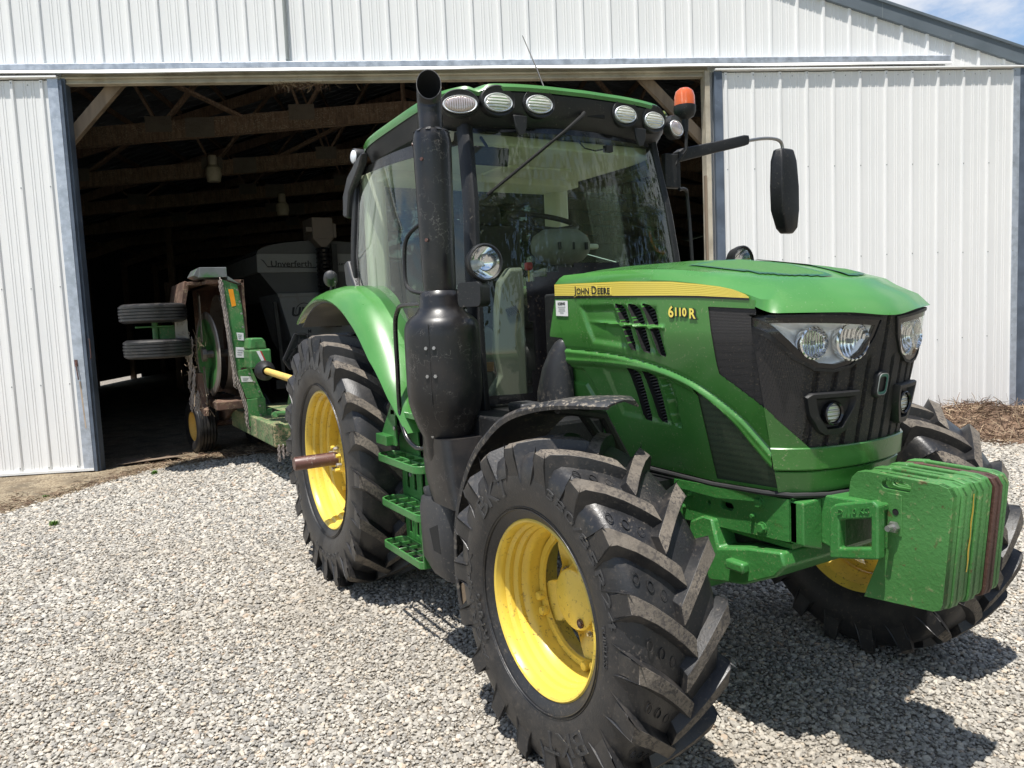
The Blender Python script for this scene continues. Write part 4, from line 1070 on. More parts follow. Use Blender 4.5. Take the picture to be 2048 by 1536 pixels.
# seams down the muffler shroud and the side strip
g = G()
for a in (-45,):
    t = radians(a); g.beam(EX + V((.1825 * cos(t), .1825 * sin(t), 1.28)), EX + V((.1825 * cos(t), .1825 * sin(t), 1.66)), .003, .003, (cos(t), sin(t), 0))
g.build('shroud_seam', 'black_exh', mf, smooth=0); g = G()
g.prism(rrect(-.02, .02, 1.28, 1.62, .012, 3), EX + V((.182 * cos(radians(-137)), .182 * sin(radians(-137)), 0)), V((-sin(radians(-137)), cos(radians(-137)), 0)), (0, 0, 1), V((cos(radians(-137)), sin(radians(-137)), 0)) * .004, )
g.build('shroud_strip', 'grey_plastic', mf, smooth=0)
# lower exhaust casing
g = G()
def cas(z, x0, x1, y0, y1, r=.04): return [(a, b, z) for a, b in rrect(x0, x1, y0, y1, r, 3)]
g.rings([cas(1.12, 1.45, 1.72, -1.0, -.74), cas(1.02, 1.44, 1.74, -1.0, -.70), cas(.92, 1.46, 1.76, -1.0, -.68), cas(.84, 1.50, 1.78, -.995, -.66), cas(.80, 1.52, 1.80, -.99, -.66)])
g.build('exhaust_casing', 'black_exh', T, smooth=40)
g = G(); g.rings([cas(.80, 1.36, 1.66, -.99, -.62, .05), cas(.74, 1.345, 1.67, -1.0, -.62, .06), cas(.50, 1.36, 1.68, -1.0, -.62, .06), cas(.42, 1.41, 1.68, -.97, -.62, .06), cas(.40, 1.44, 1.66, -.93, -.62, .04)])
g.build('fluid_tank', 'grey_plastic', T, smooth=40)
g = G(); g.lathe([(.0, .05), (.032, .05), (.036, .04), (.036, 0)], (1.40, -.93, .80), (-.2, -.2, 1), 16); g.build('tank_cap', 'grey_plastic', T)
g = G(); g.prism([(1.50, .66), (1.60, .70), (1.62, .56), (1.54, .56)], (0, -1.001, 0), (1, 0, 0), (0, 0, 1), (0, .002, 0)); g.build('tank_recess_shade', 'soot_shade_black', T, smooth=0)  # flat patch on the tank face, recess shade painted as black
# engine bay mass between casing and mudguard
g = G(); g.box(1.45, 2.05, -.66, -.30, .62, 1.20); g.box(1.45, 2.05, .30, .66, .62, 1.20); g.box(1.40, 2.95, -.24, .24, .72, 1.10); g.box(.15, 1.5, -.35, .35, .55, 1.12)
g.build('engine_block', 'black', T, smooth=0, bevel=.02)
g = G(); R_ = []
for z, x0, x1, d in ((1.20, 1.64, 1.90, .08), (1.30, 1.66, 1.90, .09), (1.42, 1.71, 1.90, .08), (1.50, 1.77, 1.90, .065), (1.545, 1.81, 1.895, .045), (1.565, 1.84, 1.885, .02)):
    R_.append([((x0 + x1) / 2 + (x1 - x0) / 2 * cos(t), -.40 - d * max(-.2, sin(t)), z) for t in np.linspace(0, 2 * pi, 25)[:-1]])
g.rings(R_); g.build('air_duct', 'mudguard', T, smooth=60)
g = G(); g.box(1.66, 1.80, -.62, -.50, 1.215, 1.26); g.build('battery_box', 'grey_plastic', T, bevel=.012)
# =================================================================== REAR FENDERS
for sg in (-1, 1):
    g = G(); R_ = []
    for a in np.linspace(124, 14, 44):
        t = radians(a); f = (124 - a) / 110
        ri = interp(a, [14, 25, 40, 60, 90, 124], [1.22, 1.15, 1.06, 1.04, 1.045, 1.08])
        ro = ri + interp(a, [14, 25, 40, 60, 90, 110, 124], [.03, .05, .10, .13, .07, .05, .03])
        yo = interp(a, [14, 25, 45, 124], [-.96, -1.0, -1.01, -1.01])
        yi = interp(a, [14, 50, 124], [-.74, -.74, -.60])
        prof = [(yo, ri - .012), (yo - .006, ri), (yo + .02, ri + (ro - ri) * .45), (yo + .07, ri + (ro - ri) * .8), (yo + .13, ro), (yi, ro + .005), (yi, ro - .012), (yo + .12, ro - .015), (yo + .015, ri)]
        R_.append([(r * cos(t), -sg * y if sg > 0 else y, .795 + r * sin(t)) for y, r in prof])
    g.rings(R_); ff = g.build('rear_fender', 'green_clean', T, smooth=40)
    g = G(); g.rings([[(r * cos(radians(a)), sg * y, .795 + r * sin(radians(a))) for y, r in ((.62, 1.03), (.99, 1.03), (.99, 1.022), (.62, 1.022))] for a in np.linspace(122, 40, 20)]); g.build('fender_liner', 'black', ff)
# axle housing, hitch and rear green pieces
g = G(); g.tube([(0, -.66, .795), (0, -.35, .80), (0, .35, .80), (0, .66, .795)], [.11, .17, .17, .11], 20); g.box(-.35, .5, -.3, .3, .55, 1.1); g.prism([(-.9, .62), (-.30, .55), (-.30, .70), (-.9, .68)], (0, -.42, 0), (1, 0, 0), (0, 0, 1), (0, .04, 0)); g.prism([(-.9, .62), (-.30, .55), (-.30, .70), (-.9, .68)], (0, .38, 0), (1, 0, 0), (0, 0, 1), (0, .04, 0)); g.prism([(-.62, 1.50), (-.50, 1.66), (-.28, 1.66), (-.2, 1.48)], (0, -.62, 0), (1, 0, 0), (0, 0, 1), (0, .2, 0)); g.box(-.75, -.2, -.60, -.2, 1.49, 1.56)
g.build('rear_axle_housing', 'green_cast', T, smooth=35, bevel=.01)
# =================================================================== STEPS
def step(z, x0, x1, yo, yi, r, name):
    g = G(); loop = rrect(x0, x1, yo, yi, r, 5)
    # outer band
    A = [(a, b) for a, b in loop]; n = len(A); c = V(((x0 + x1) / 2, (yo + yi) / 2))
    def sc(L, k): return [(c.x + (a - c.x) * (1 - k / abs(x1 - x0) * 2), c.y + (b - c.y) * (1 - k / abs(yi - yo) * 2)) for a, b in L]
    B = sc(A, .010)
    for (za, zb) in ((z - .04, z),):
        g.rings([[(a, b, za) for a, b in A], [(a, b, zb) for a, b in A], [(a, b, zb) for a, b in B], [(a, b, za) for a, b in B], [(a, b, za) for a, b in A]], True, False)
    for k in range(1, 5): x = x0 + (x1 - x0) * k / 5; g.box(x - .003, x + .003, yo + .008, yi - .008, z - .024, z - .004)
    y = (yo + yi) / 2; g.box(x0 + .008, x1 - .008, y - .003, y + .003, z - .024, z - .004)
    return g.build(name, 'green_cast', T, smooth=35, bevel=.003)
step(.945, .80, 1.38, -1.0, -.855, .06, 'step'); step(.695, .82, 1.38, -1.0, -.855, .06, 'step'); step(.452, .84, 1.37, -1.0, -.86, .03, 'step')
g = G()
prism_h(g, [(.84, .42), (1.10, .42), (1.08, .95), (1.06, 1.16), (.98, 1.17), (.80, 1.02), (.80, .94)], [[(.88, .48), (.92, .48), (.92, .64), (.88, .64)], [(.98, .48), (1.02, .48), (1.02, .64), (.98, .64)], [(.88, .74), (.92, .74), (.92, .88), (.88, .88)], [(.98, .74), (1.02, .74), (1.02, .88), (.98, .88)]], (0, -.852, 0), (1, 0, 0), (0, 0, 1), (0, .012, 0))
g.box(1.372, 1.386, -.99, -.80, .42, .60); g.box(1.1, 1.38, -.835, -.825, .62, 1.16); g.box(1.06, 1.35, -.90, -.76, 1.16, 1.185)
g.prism([(.79, 1.00), (.80, 1.06), (.96, 1.24), (1.0, 1.24), (1.0, 1.0)], (0, -.95, 0), (1, 0, 0), (0, 0, 1), (0, .012, 0)); g.box(.80, .96, -.99, -.94, 1.0, 1.055); g.box(.94, 1.30, -.95, -.80, 1.17, 1.20)
sf = g.build('step_frame', 'green_cast', T, smooth=0, bevel=.003)
for x, z in ((.95, .57), (.95, .82), (1.0, 1.10), (1.25, .5)):
    g = G(); g.bolt((x, -.853 if z != 1.10 else -.951, z), (0, -1, 0), .013, .009); g.build('step_bolt', 'steel', sf)
g = G(); g.prism([(1.08, .95), (1.30, .95), (1.34, .6), (1.12, .6)], (0, -.74, 0), (1, 0, 0), (0, 0, 1), (0, .02, 0)); g.box(.5, 1.5, -.74, -.4, .55, 1.15); g.build('fuel_tank', 'black', T, bevel=.02)
g = G(); g.tube(catmull([(1.46, -.955, 1.755), (1.24, -.965, 1.757), (1.17, -.965, 1.735), (1.125, -.965, 1.66), (1.12, -.965, 1.45), (1.115, -.965, 1.26), (1.13, -.965, 1.16), (1.20, -.965, 1.07), (1.29, -.955, 1.03), (1.38, -.94, 1.035), (1.45, -.92, 1.05)], 5), .0125, 12); g.build('handrail', 'black_gloss', T)
# =================================================================== FRONT MUDGUARDS
for sg in (-1, 1):
    g = G(); R_ = []
    for a in np.linspace(198, 74 if sg < 0 else 92, 46):
        t = radians(a)
        r = interp(a, [74, 84, 100, 125, 150, 170, 198], [.80, .775, .745, .735, .765, .80, .84])
        yo = interp(a, [74, 77, 86, 100, 130, 198], [-.92, -.96, -1.0, -1.03, -1.03, -1.0]); yi = interp(a, [74, 80, 198], [-.78, -.72, -.66])
        dp = interp(a, [62, 90, 140, 198], [.015, .03, .045, .04])
        x = 2.58 + r * cos(t) + (0 if a > 100 else (100 - a) * .0022); cx = .605
        L = [(yo, -dp), (yo - .003, -dp * .5), (yo + .012, -.003), (yo + .04, .003), ((yo + yi) / 2, .008), (yi - .02, .0), (yi, -.02), (yi - .004, -.026), ((yo + yi) / 2, .001), (yo + .04, -.004), (yo + .014, -.011), (yo + .006, -dp)]
        R_.append([(x + dr * cos(t), sg * -y, cx + (r + dr) * sin(t)) for y, dr in L])
    g.rings(R_); mg = g.build('front_mudguard', 'mudguard', T, smooth=45)
    g = G(); g.tube([(2.35, sg * .50, 1.05), (2.42, sg * .72, 1.29), (2.46, sg * .95, 1.33)], .02, 8); g.tube([(2.48, sg * .50, 1.0), (2.56, sg * .72, 1.29), (2.60, sg * .95, 1.34)], .02, 8); g.box(2.3, 2.5, min(sg * .3, sg * .50), max(sg * .3, sg * .50), .93, .97); g.build('mudguard_bracket', 'black', mg)
    g = G(); t0 = [(1.780, sg * .985, .46), (1.784, sg * .70, .46), (1.80, sg * .70, .36), (1.796, sg * .985, .36)]
    o = [(x + .012, y, z) for x, y, z in t0]; g.rings([t0, o]); g.build('mud_cake', 'mud', mg)
# =================================================================== FRAME, AXLE, CARRIER
g = G()
for sg in (-1, 1):
    prism_h(g, [(1.9, .78), (2.4, .80), (3.09, .835), (3.09, .99), (2.4, .965), (1.9, .95)], [rrect(2.76, 2.83, .895, .925, .014, 3), [(2.70 + .01 * cos(t), .905 + .01 * sin(t)) for t in np.linspace(0, 2 * pi, 11)[:-1]]], (0, sg * .28, 0), (1, 0, 0), (0, 0, 1), (0, sg * .03, 0))
g.box(2.0, 3.08, -.28, .28, .80, .82)
fr = g.build('chassis_rail', 'green_cast', T, smooth=0, bevel=.005)
for x, z, r in ((2.60, .925, .008), (2.56, .865, .008), (2.96, .955, .018), (2.97, .862, .018), (2.93, .90, .008), (2.52, .93, .014)):
    g = G(); g.lathe([(r * 1.3, 0), (r * 1.3, .004), (r, .005)], (x, -.311, z), (0, -1, 0), 16); g.bolt((x, -.315, z), (0, -1, 0), r, .012); g.build('frame_bolt', 'green_cast', fr)
g = G(); g.tube([(2.3, -.335, 1.0), (2.75, -.335, .992), (3.0, -.33, 1.002), (3.10, -.30, 1.005), (3.16, -.18, 1.00), (3.185, 0, 1.0), (3.16, .18, 1.0), (3.10, .30, 1.005), (2.3, .335, 1.0)], .010, 8); g.build('hood_shadow_strip', 'ink', T)  # black rubber strip drawn in for the shadow gap under the hood
g = G()
g.prism([(2.60, .72), (2.62, .82), (2.68, .85), (2.745, .85), (2.775, .745), (2.9, .775), (3.08, .80), (3.095, .75), (3.05, .70), (2.90, .63), (2.74, .60), (2.60, .60)], (0, -.34, 0), (1, 0, 0), (0, 0, 1), (0, .68, 0))
g.tube([(2.58, -.74, .605), (2.58, -.55, .60), (2.58, -.34, .62), (2.58, .34, .62), (2.58, .55, .60), (2.58, .74, .605)], [.10, .085, .11, .11, .085, .10], 16)
g.prism([(2.46, .50), (2.72, .50), (2.70, .74), (2.48, .74)], (0, -.78, 0), (1, 0, 0), (0, 0, 1), (0, .12, 0)); g.prism([(2.46, .50), (2.72, .50), (2.70, .74), (2.48, .74)], (0, .66, 0), (1, 0, 0), (0, 0, 1), (0, .12, 0))
g.tube([(2.42, -.62, .60), (2.42, .62, .60)], .03, 10); g.box(2.84, 2.93, -.375, -.335, .685, .725)
g.build('front_axle', 'green_cast', T, smooth=35, bevel=.012)
g = G()
g.prism([(3.085, .835), (3.085, .985), (3.13, 1.0), (3.38, 1.01), (3.38, .985), (3.20, .97), (3.20, .81)], (0, -.20, 0), (1, 0, 0), (0, 0, 1), (0, .40, 0))
g.box(3.06, 3.12, -.30, .30, .83, .985)
g.prism([(-.30, .83), (-.20, .80), (-.20, .99), (-.30, .985)], (3.085, 0, 0), (0, 1, 0), (0, 0, 1), (.06, 0, 0))
for sg in (-1, 1):
    y = sg * .215
    prism_h(g, [(3.20, .79), (3.385, .83), (3.385, 1.01), (3.365, 1.025), (3.22, .985), (3.20, .965)], [[(3.24, .835), (3.36, .865), (3.36, .965), (3.24, .935)]], (0, y - .02, 0), (1, 0, 0), (0, 0, 1), (0, .04, 0))
g.box(3.34, 3.37, -.2, .2, .85, 1.0)
cr = g.build('weight_carrier', 'green_cast', T, smooth=0, bevel=.006)
g = G(); text_on(g, 'D 110 KG', .028, lambda x, y, z: (3.235 + x, -.2365 - z, .952 + .25 * x + y), .0015, .0, 0, width=.12); g.build('cast_lettering', 'green_cast', cr, smooth=0, fix=False)
WP = [(3.233, 1.055), (3.240, 1.075), (3.262, 1.098), (3.30, 1.104), (3.545, 1.100), (3.575, 1.092), (3.590, 1.065), (3.560, .715), (3.552, .695), (3.530, .685), (3.285, .662), (3.298, .70), (3.350, .832), (3.353, 1.0), (3.345, 1.012), (3.226, .998)]
pitch = .0475
for k in range(7):
    y0 = -.166 + k * pitch; g = G()
    ox, oz = (0, .004, -.002, .003, -.003, .004, 0)[k], (0, -.003, .002, -.002, .002, -.002, .002)[k]
    WPk = [(x + ox, z + oz) for x, z in WP]
    WN = [(x + ox, z + oz) for x, z in WP[:3]] + [(3.325 + ox, 1.104 + oz), (3.335 + ox, 1.05 + oz), (3.475 + ox, 1.045 + oz), (3.487 + ox, 1.101 + oz)] + [(x + ox, z + oz) for x, z in WP[4:]]
    prism_h(g, WPk, [rrect(3.352, 3.455, 1.056, 1.084, .013, 3)], (0, y0 + (.0 if k == 0 else .013), 0), (1, 0, 0), (0, 0, 1), (0, .018 if k else .026, 0))
    prism_h(g, WN, [], (0, y0 + .0005, 0), (1, 0, 0), (0, 0, 1), (0, pitch - .004, 0))
    if k in (2, 3):
        xr = 3.585 if k == 2 else 3.586
        pts = [(3.590 - .03 * (1.065 - z) / .35 + .0008, y0 + pitch * (.5 if k == 2 else .15) + .002 * sin(z * 70), z) for z in np.linspace(1.06, .80 if k == 2 else .92, 14)]
        o = len(g.v)
        for x, y, z in pts:
            w = .0025 + .0022 * abs(sin(z * 130)); g.v += [(x, y - w, z), (x, y + w, z)]
        for i in range(13): b = o + 2 * i; g.f.append((b, b + 1, b + 3, b + 2)); g.mi.append(1)
    wt = g.build('front_weight', ['weight_brown' if k == 5 else 'green_weight', 'stripe_dark'], T, smooth=35, bevel=.012, seg=3)
    if k == 0:
        g = G(); g.box(3.375, 3.425, y0 - .004, y0, .905, 1.045); g.build('weight_plate', 'green_weight', wt, bevel=.002)
        g = G(); g.tube([(3.402, y0 - .004, .935), (3.402, y0 - .045, .935)], .010, 12); g.bolt((3.402, y0 - .006, .935), (0, -1, 0), .020, .014); g.build('tie_bolt', 'steel', wt)
        g = G(); g.lathe([(0, 0), (.011, 0), (.011, .001)], (3.405, y0 - .0045, .985), (0, -1, 0), 16); g.build('bolt_hole_shade', 'soot_shade_black', wt)  # flat disc, black colour stands for the dark of a hole
        g = G(); text_on(g, 'R127764', .014, lambda x, y, z: (3.368 + x, y0 - .001 - z, 1.0885 + y), .0012, 0, 0, width=.06); g.build('cast_lettering', 'green_weight', wt, smooth=0, fix=False)

# =================================================================== BARN
barn = empty('barn', (-6.099, -3.22, 0), 'white steel-sided pole barn with its wide sliding doors open behind the tractor', 'barn')
barn.rotation_euler = (0, 0, atan2(.91190, .41041))
BW = 10.2; SC = 5.0
def roofz(s): return 7.24 - .301 * abs(s - SC)
def siding(s0, s1, ribs, z0, z1, dep, h=.025, hm=.005, flip=False):
    pts = {}
    for i, r in enumerate(ribs):
        sp = (ribs[i + 1] - r) if i + 1 < len(ribs) else (r - ribs[i - 1])
        for ds, o in ((-.026, 0), (-.016, h * .92), (-.012, h), (.012, h), (.016, h * .92), (.026, 0)): pts[r + ds] = o
        for c in (.35, .44, .62, .71):
            x = r + sp * c
            for ds, o in ((-.008, 0), (-.005, hm), (.005, hm), (.008, 0)): pts[x + ds] = o
    L = sorted((s, o) for s, o in pts.items() if s0 < s < s1)
    L = [(s0, 0.)] + L + [(s1, 0.)]
    g = G()
    for s, o in L:
        za = z0(s) if callable(z0) else z0; zb = z1(s) if callable(z1) else z1
        zb = max(zb, za + .001)
        g.v += [(s, dep - o, za), (s, dep - o, zb)]
    for i in range(len(L) - 1):
        a = 2 * i; g.f.append((a, a + 2, a + 3, a + 1)); g.mi.append(0)
    return g
upper = [.58]
while upper[-1] < 15.6: upper.append(upper[-1] + .3255 + .0032 * upper[-1])
lo = [.58]
while lo[-1] > -5.4: lo.append(lo[-1] - .3255)
upper = sorted(set(lo + upper))
siding(SC - BW, SC + BW, upper, 4.72, roofz, .10).build('gable_siding', 'siding', barn, smooth=25, fix=False)
siding(SC - BW, 1.12, upper, 0., 4.72, .10).build('front_wall', 'siding', barn, smooth=25, fix=False)
siding(8.93, SC + BW, upper, 0., 4.72, .10).build('front_wall', 'siding', barn, smooth=25, fix=False)
# inner lining that stops light leaking
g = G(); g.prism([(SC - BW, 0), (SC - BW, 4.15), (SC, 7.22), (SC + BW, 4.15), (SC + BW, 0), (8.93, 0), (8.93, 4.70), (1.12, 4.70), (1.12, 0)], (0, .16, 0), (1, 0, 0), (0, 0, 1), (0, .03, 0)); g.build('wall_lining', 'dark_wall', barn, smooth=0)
# roof
DEP = 30.
for sg in (-1, 1):
    g = G(); e = SC + sg * (BW + .25); ze = roofz(e)
    g.prism([(SC, 7.26), (e, ze + .02), (e, ze + .05), (SC, 7.29)], (0, .06, 0), (1, 0, 0), (0, 0, 1), (0, DEP, 0))
    k = 0
    while k * .305 < DEP - .3:
        y = .2 + k * .305; k += 1
        if y > 20: break
        a = V((SC, y, 7.245)); b = V((e, y, ze + .012)); g.beam(a, b, .03, .018, (0, 0, 1))
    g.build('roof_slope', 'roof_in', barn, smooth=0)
    # rake trim along the gable edge
    g = G(); n_ = V((0, 0, 1)); a = V((SC, 0, 0)); 
    for (o0, o1, d0, d1, mi) in ((.0, .20, .052, .12, 0), (.195, .235, .035, .12, 0)):
        g.rings([[(s, d0, roofz(s) - .03 + o0), (s, d0, roofz(s) - .03 + o1), (s, d1, roofz(s) - .03 + o1), (s, d1, roofz(s) - .03 + o0)] for s in (SC, SC + sg * (BW + .3))])
    g.build('rake_trim', 'rake', barn, smooth=0, bevel=.004)
g = G(); g.box(11.30, 11.304, .0505, .06, roofz(11.3) - .03, roofz(11.3) + .165); g.build('trim_joint', 'ink_soft', barn, smooth=0)
# side and rear walls
g = G(); x = SC - BW
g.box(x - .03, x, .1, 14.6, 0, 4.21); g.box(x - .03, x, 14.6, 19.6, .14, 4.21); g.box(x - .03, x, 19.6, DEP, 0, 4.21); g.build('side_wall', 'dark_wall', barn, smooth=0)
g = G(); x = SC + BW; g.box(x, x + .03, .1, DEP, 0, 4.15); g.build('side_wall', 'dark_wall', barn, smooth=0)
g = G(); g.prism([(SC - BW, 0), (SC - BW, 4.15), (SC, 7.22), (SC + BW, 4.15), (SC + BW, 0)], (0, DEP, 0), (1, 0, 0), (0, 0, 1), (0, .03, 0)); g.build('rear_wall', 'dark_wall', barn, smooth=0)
for k in range(10):
    g = G(); g.box(SC - BW, SC - BW + .16, 3.1 * k + 3.0, 3.1 * k + 3.15, 0, 4.2); 
    g.build('wall_post', 'truss_wood', barn, smooth=0)
g = G(); g.box(-1.9, -1.74, 12.9, 13.06, 0, 4.5); g.box(-2.02, -1.9, 12.86, 12.9, 2.35, 3.0); g.build('inner_post', 'truss_wood', barn, smooth=0)
for j in range(1, 12):
    for sg in (-1, 1):
        s = SC + sg * (j * .85 + .1); g = G(); g.beam((s, .3, roofz(s) - .055), (s, 24, roofz(s) - .055), .04, .09); g.build('purlin', 'truss_wood', barn, smooth=0)
# trusses
def chordz(s): return 5.05 - .068 * abs(s - SC)
def truss(dep):
    g = G()
    for sg in (-1, 1):
        e = SC + sg * BW
        for dd in (-.055, .055):
            g.rings([[(s, dep + dd - .02, chordz(s) - .14), (s, dep + dd - .02, chordz(s) + .14), (s, dep + dd + .02, chordz(s) + .14), (s, dep + dd + .02, chordz(s) - .14)] for s in (SC, e)])
        g.rings([[(s, dep - .02, roofz(s) - .30), (s, dep - .02, roofz(s) - .10), (s, dep + .02, roofz(s) - .10), (s, dep + .02, roofz(s) - .30)] for s in (SC, e)])
        J = [SC, SC + sg * 1.6, SC + sg * 3.8, SC + sg * 6.3]
        for i, j in enumerate(J[1:]):
            for q, dz in ((j - sg * 1.25, 0), (j + sg * .45, 0)):
                g.beam((j, dep, chordz(j) + .05), (q, dep, roofz(q) - .2), .04, .13, (0, 1, 0))
    g.beam((SC, dep, 4.9), (SC, dep, 6.9), .04, .14, (0, 1, 0))
    t = g.build('roof_truss', 'truss_wood', barn, smooth=0)
    for sg in (-1, 1):
        for j in (1.6, 3.8, 6.3):
            s = SC + sg * j; g = G(); g.box(s - .20, s + .20, dep - .081, dep - .077, chordz(s) - .02, chordz(s) + .22); g.build('gusset_plate', 'gusset', t, smooth=0)
        s = SC + sg * (3.8 - .62); g = G(); g.box(s - .22, s + .22, dep - .081, dep - .077, chordz(s) - .15, chordz(s) + .15); g.build('gusset_plate', 'gusset', t, smooth=0)
    return t
for k in range(7): truss(3.2 + 3.05 * k)
g = G(); g.beam((.55, .22, 3.45), (1.72, .22, 4.70), .14, .09, (0, 1, 0)); g.build('knee_brace', 'wood', barn, smooth=0, bevel=.004)
g = G(); g.beam((8.05, .22, 4.72), (9.05, .22, 3.70), .13, .09, (0, 1, 0)); g.build('knee_brace', 'wood', barn, smooth=0, bevel=.004)
for a_, b_ in (((1.1, 2.2, 5.55), (2.55, 3.2, 4.95)), ((3.9, 5.3, 5.4), (2.5, 6.2, 5.0))):
    g = G(); g.beam(a_, b_, .10, .04, (0, 0, 1)); g.build('bracing', 'truss_wood', barn, smooth=0)
# header, track and jambs
g = G(); g.box(1.10, 8.93, .07, .16, 4.60, 4.74); g.box(1.10, 8.93, .03, .07, 4.655, 4.675); g.box(1.10, 8.93, .05, .07, 4.60, 4.615)
g.build('door_header', 'beam_metal', barn, smooth=0, bevel=.004)
g = G(); R1 = [[(s, .10, 4.815), (s, -.026, 4.812), (s, -.033, 4.806), (s, -.033, 4.738), (s, .10, 4.738)] for s in (SC - BW, 12.2)]; g.rings(R1); g.build('track_cover', 'galv', barn, smooth=0, bevel=.003)
g = G(); ss = np.linspace(SC - BW, 12.2, 60); g.rings([[(s, -.030, 4.7375), (s, -.053 - .005 * sin(s * 3.1), 4.700 + .005 * sin(s * 2.3)), (s, -.048, 4.690 + .005 * sin(s * 2.3)), (s, -.02, 4.715)] for s in ss]); g.build('track_lip', 'siding', barn, smooth=20)
g = G(); g.box(8.87, 8.935, .0, .16, 0, 4.66); g.build('door_jamb', 'beam_metal', barn, smooth=0, bevel=.004)
g = G(); g.box(1.10, 1.15, .03, .16, 0, 4.66); g.build('door_jamb', 'galv_dark', barn, smooth=0)
g = G(); g.box(8.84, 8.868, -.01, .03, 2.1, 3.35); g.build('torn_weather_strip', 'wood', barn, smooth=0)
# sliding doors
def door(s0, s1, ribs, edge_l, edge_r):
    g = G(); sid = siding(s0 + .1, s1 - .1, ribs, .04, 4.628, 0.)
    d = sid.build('sliding_door', 'siding', barn, smooth=25, fix=False)
    g = G(); g.box(s0, s1, .021, .05, .04, 4.64); g.build('door_back', 'dark_wall', d, smooth=0)
    g = G(); g.rings([[(s, .03, 4.672), (s, -.052, 4.670), (s, -.054, 4.654), (s, -.048, 4.648), (s, .03, 4.640)] for s in (s0, s1)]); g.build('door_cap', 'siding', d, smooth=0)
    g = G(); g.box(s0, s1, -.03, .03, .03, .06); g.build('bottom_rail', 'siding', d, smooth=0)
    for (a, b, mt) in (edge_l, edge_r):
        if mt is None: continue
        g = G(); g.box(a, b, -.026, .05, .035, 4.645); g.build('edge_trim', mt, d, smooth=0, bevel=.003)
    g = G()
    for z in (4.60, 3.42, 2.25, 1.1, .10):
        for r in ribs:
            if s0 + .1 < r < s1 - .1:
                g.lathe([(0, .004), (.007, .003), (.008, 0)], (r, -.025, z + random.uniform(-.01, .01)), (0, -1, 0), 6)
                if z > 4.5: g.lathe([(0, .004), (.007, .003), (.008, 0)], (r + .17, -.0, z - .02), (0, -1, 0), 6)
    g.build('screws', 'ink_soft', d, smooth=0)
    return d
rl = [.905 - .3265 * k for k in range(20)]; rl.reverse()
dl = door(-4.2, 1.09, rl, (-4.2, -4.1, 'galv'), (.975, 1.092, 'galv'))
g = G(); g.box(1.092, 1.13, -.02, .06, .02, 4.63); g.build('edge_channel', 'galv_dark', dl, smooth=0, bevel=.002)
g = G(); g.tube([(1.0, -.028, 1.35), (1.01, -.055, 1.30), (1.02, -.05, 1.14)], .008, 6); g.box(.985, 1.02, -.034, -.027, 1.30, 1.38); g.tube([(1.16, -.02, 1.62), (1.19, -.06, 1.62), (1.19, -.06, 1.40), (1.16, -.02, 1.38)], .006, 6); g.build('handle', 'shaft', dl)
g = G(); g.add([(1.015, -.0275, 1.12), (1.035, -.0275, 1.12), (1.05, -.0275, .55), (1.035, -.0275, .55)], [(0, 1, 2, 3)]); g.build('rust_streak', pmat('rust_stain', (.42, .33, .25), .7, var=.3), dl, smooth=0, fix=False)
rr_ = [9.138 + .3622 * k for k in range(12)]
dr = door(8.99, 13.27, rr_, (8.985, 9.09, 'galv_dark'), (13.105, 13.20, 'galv'))
g = G(); g.box(13.20, 13.42, -.03, .07, .02, 4.66); g.build('edge_channel', 'galv_dark', dr, smooth=0, bevel=.002)
g = G(); g.tube([(3.705, .065, 8.2 * 0 + 6.7), (3.700, .065, 4.86)], .022, 8); g.box(3.68, 3.725, .05, .09, 4.83, 4.87); g.build('cable_conduit', 'ink_soft', barn)
# lamps in the barn
for s, dep, z in ((1.23, 6.1, 4.72), (1.97, 9.2, 4.45)):
    t = empty('hanging_lamp', (0, 0, 0), {6.1: 'cream jar-shaped lamp hanging from the second truss inside the barn', 9.2: 'dim jar-shaped lamp hanging deeper inside the barn, above the grey tender'}[dep], 'lamp')
    t.matrix_world = Matrix.Translation((-6.099, -3.22, 0)) @ Matrix.Rotation(atan2(.91190, .41041), 4, 'Z') @ Matrix.Translation((s, dep, z))
    t['group'] = 'lamps hanging in the barn'
    g = G(); g.lathe([(0, .30), (.07, .30), (.085, .26), (.085, .12), (.10, .10)], n=20); g.build('lamp_housing', 'beam_metal', t, smooth=30)
    g = G(); g.lathe([(.10, .10), (.14, .06), (.15, -.08), (.12, -.20), (.10, -.21), (0, -.20)], n=24); g.build('lamp_shade', 'beam_metal', t, smooth=40)

# =================================================================== MOWER
mow = empty('rotary_mower', (-4.9, -.3, 0), 'green folding rotary mower, one wing raised upright, hitched behind the tractor', 'mower')
MP = Matrix.Translation((4.9, .3, 0))
def mb(g, name, mt, par=None, **k):
    g.xf(MP); return g.build(name, mt, par or mow, **k)
X0 = -4.6; X1 = -6.3
# raised wing: deck skin is vertical, open side faces -y
out_f = [(-.52, 2.20), (-.50, 1.70), (-.53, 1.2), (-.52, 1.19), (-.42, .84), (-.40, .52)]
g = G()
g.box(X1, X0 - .02, -.56, -.53, .80, 2.24)                       # skin
wing = mb(g, 'wing_deck', 'rust_in', smooth=0)
g = G(); g.prism([(-.788, 2.25), (-.61, 2.18), (-.575, 1.95), (-.56, 1.69), (-.548, 1.20), (-.64, 1.20), (-.64, 1.165), (-.71, 1.16), (-.735, 1.46), (-.76, 1.76)], (X0, 0, 0), (0, 1, 0), (0, 0, 1), (-.02, 0, 0)); a = mb(g, 'front_skirt', 'mower_green', smooth=0, bevel=.004)
g = G(); g.prism([(-.70, 1.16), (-.52, 1.19), (-.40, .82), (-.605, .83)], (X0 + .012, 0, 0), (0, 1, 0), (0, 0, 1), (-.02, 0, 0)); b = mb(g, 'lower_skirt', 'mower_green', smooth=0, bevel=.003)
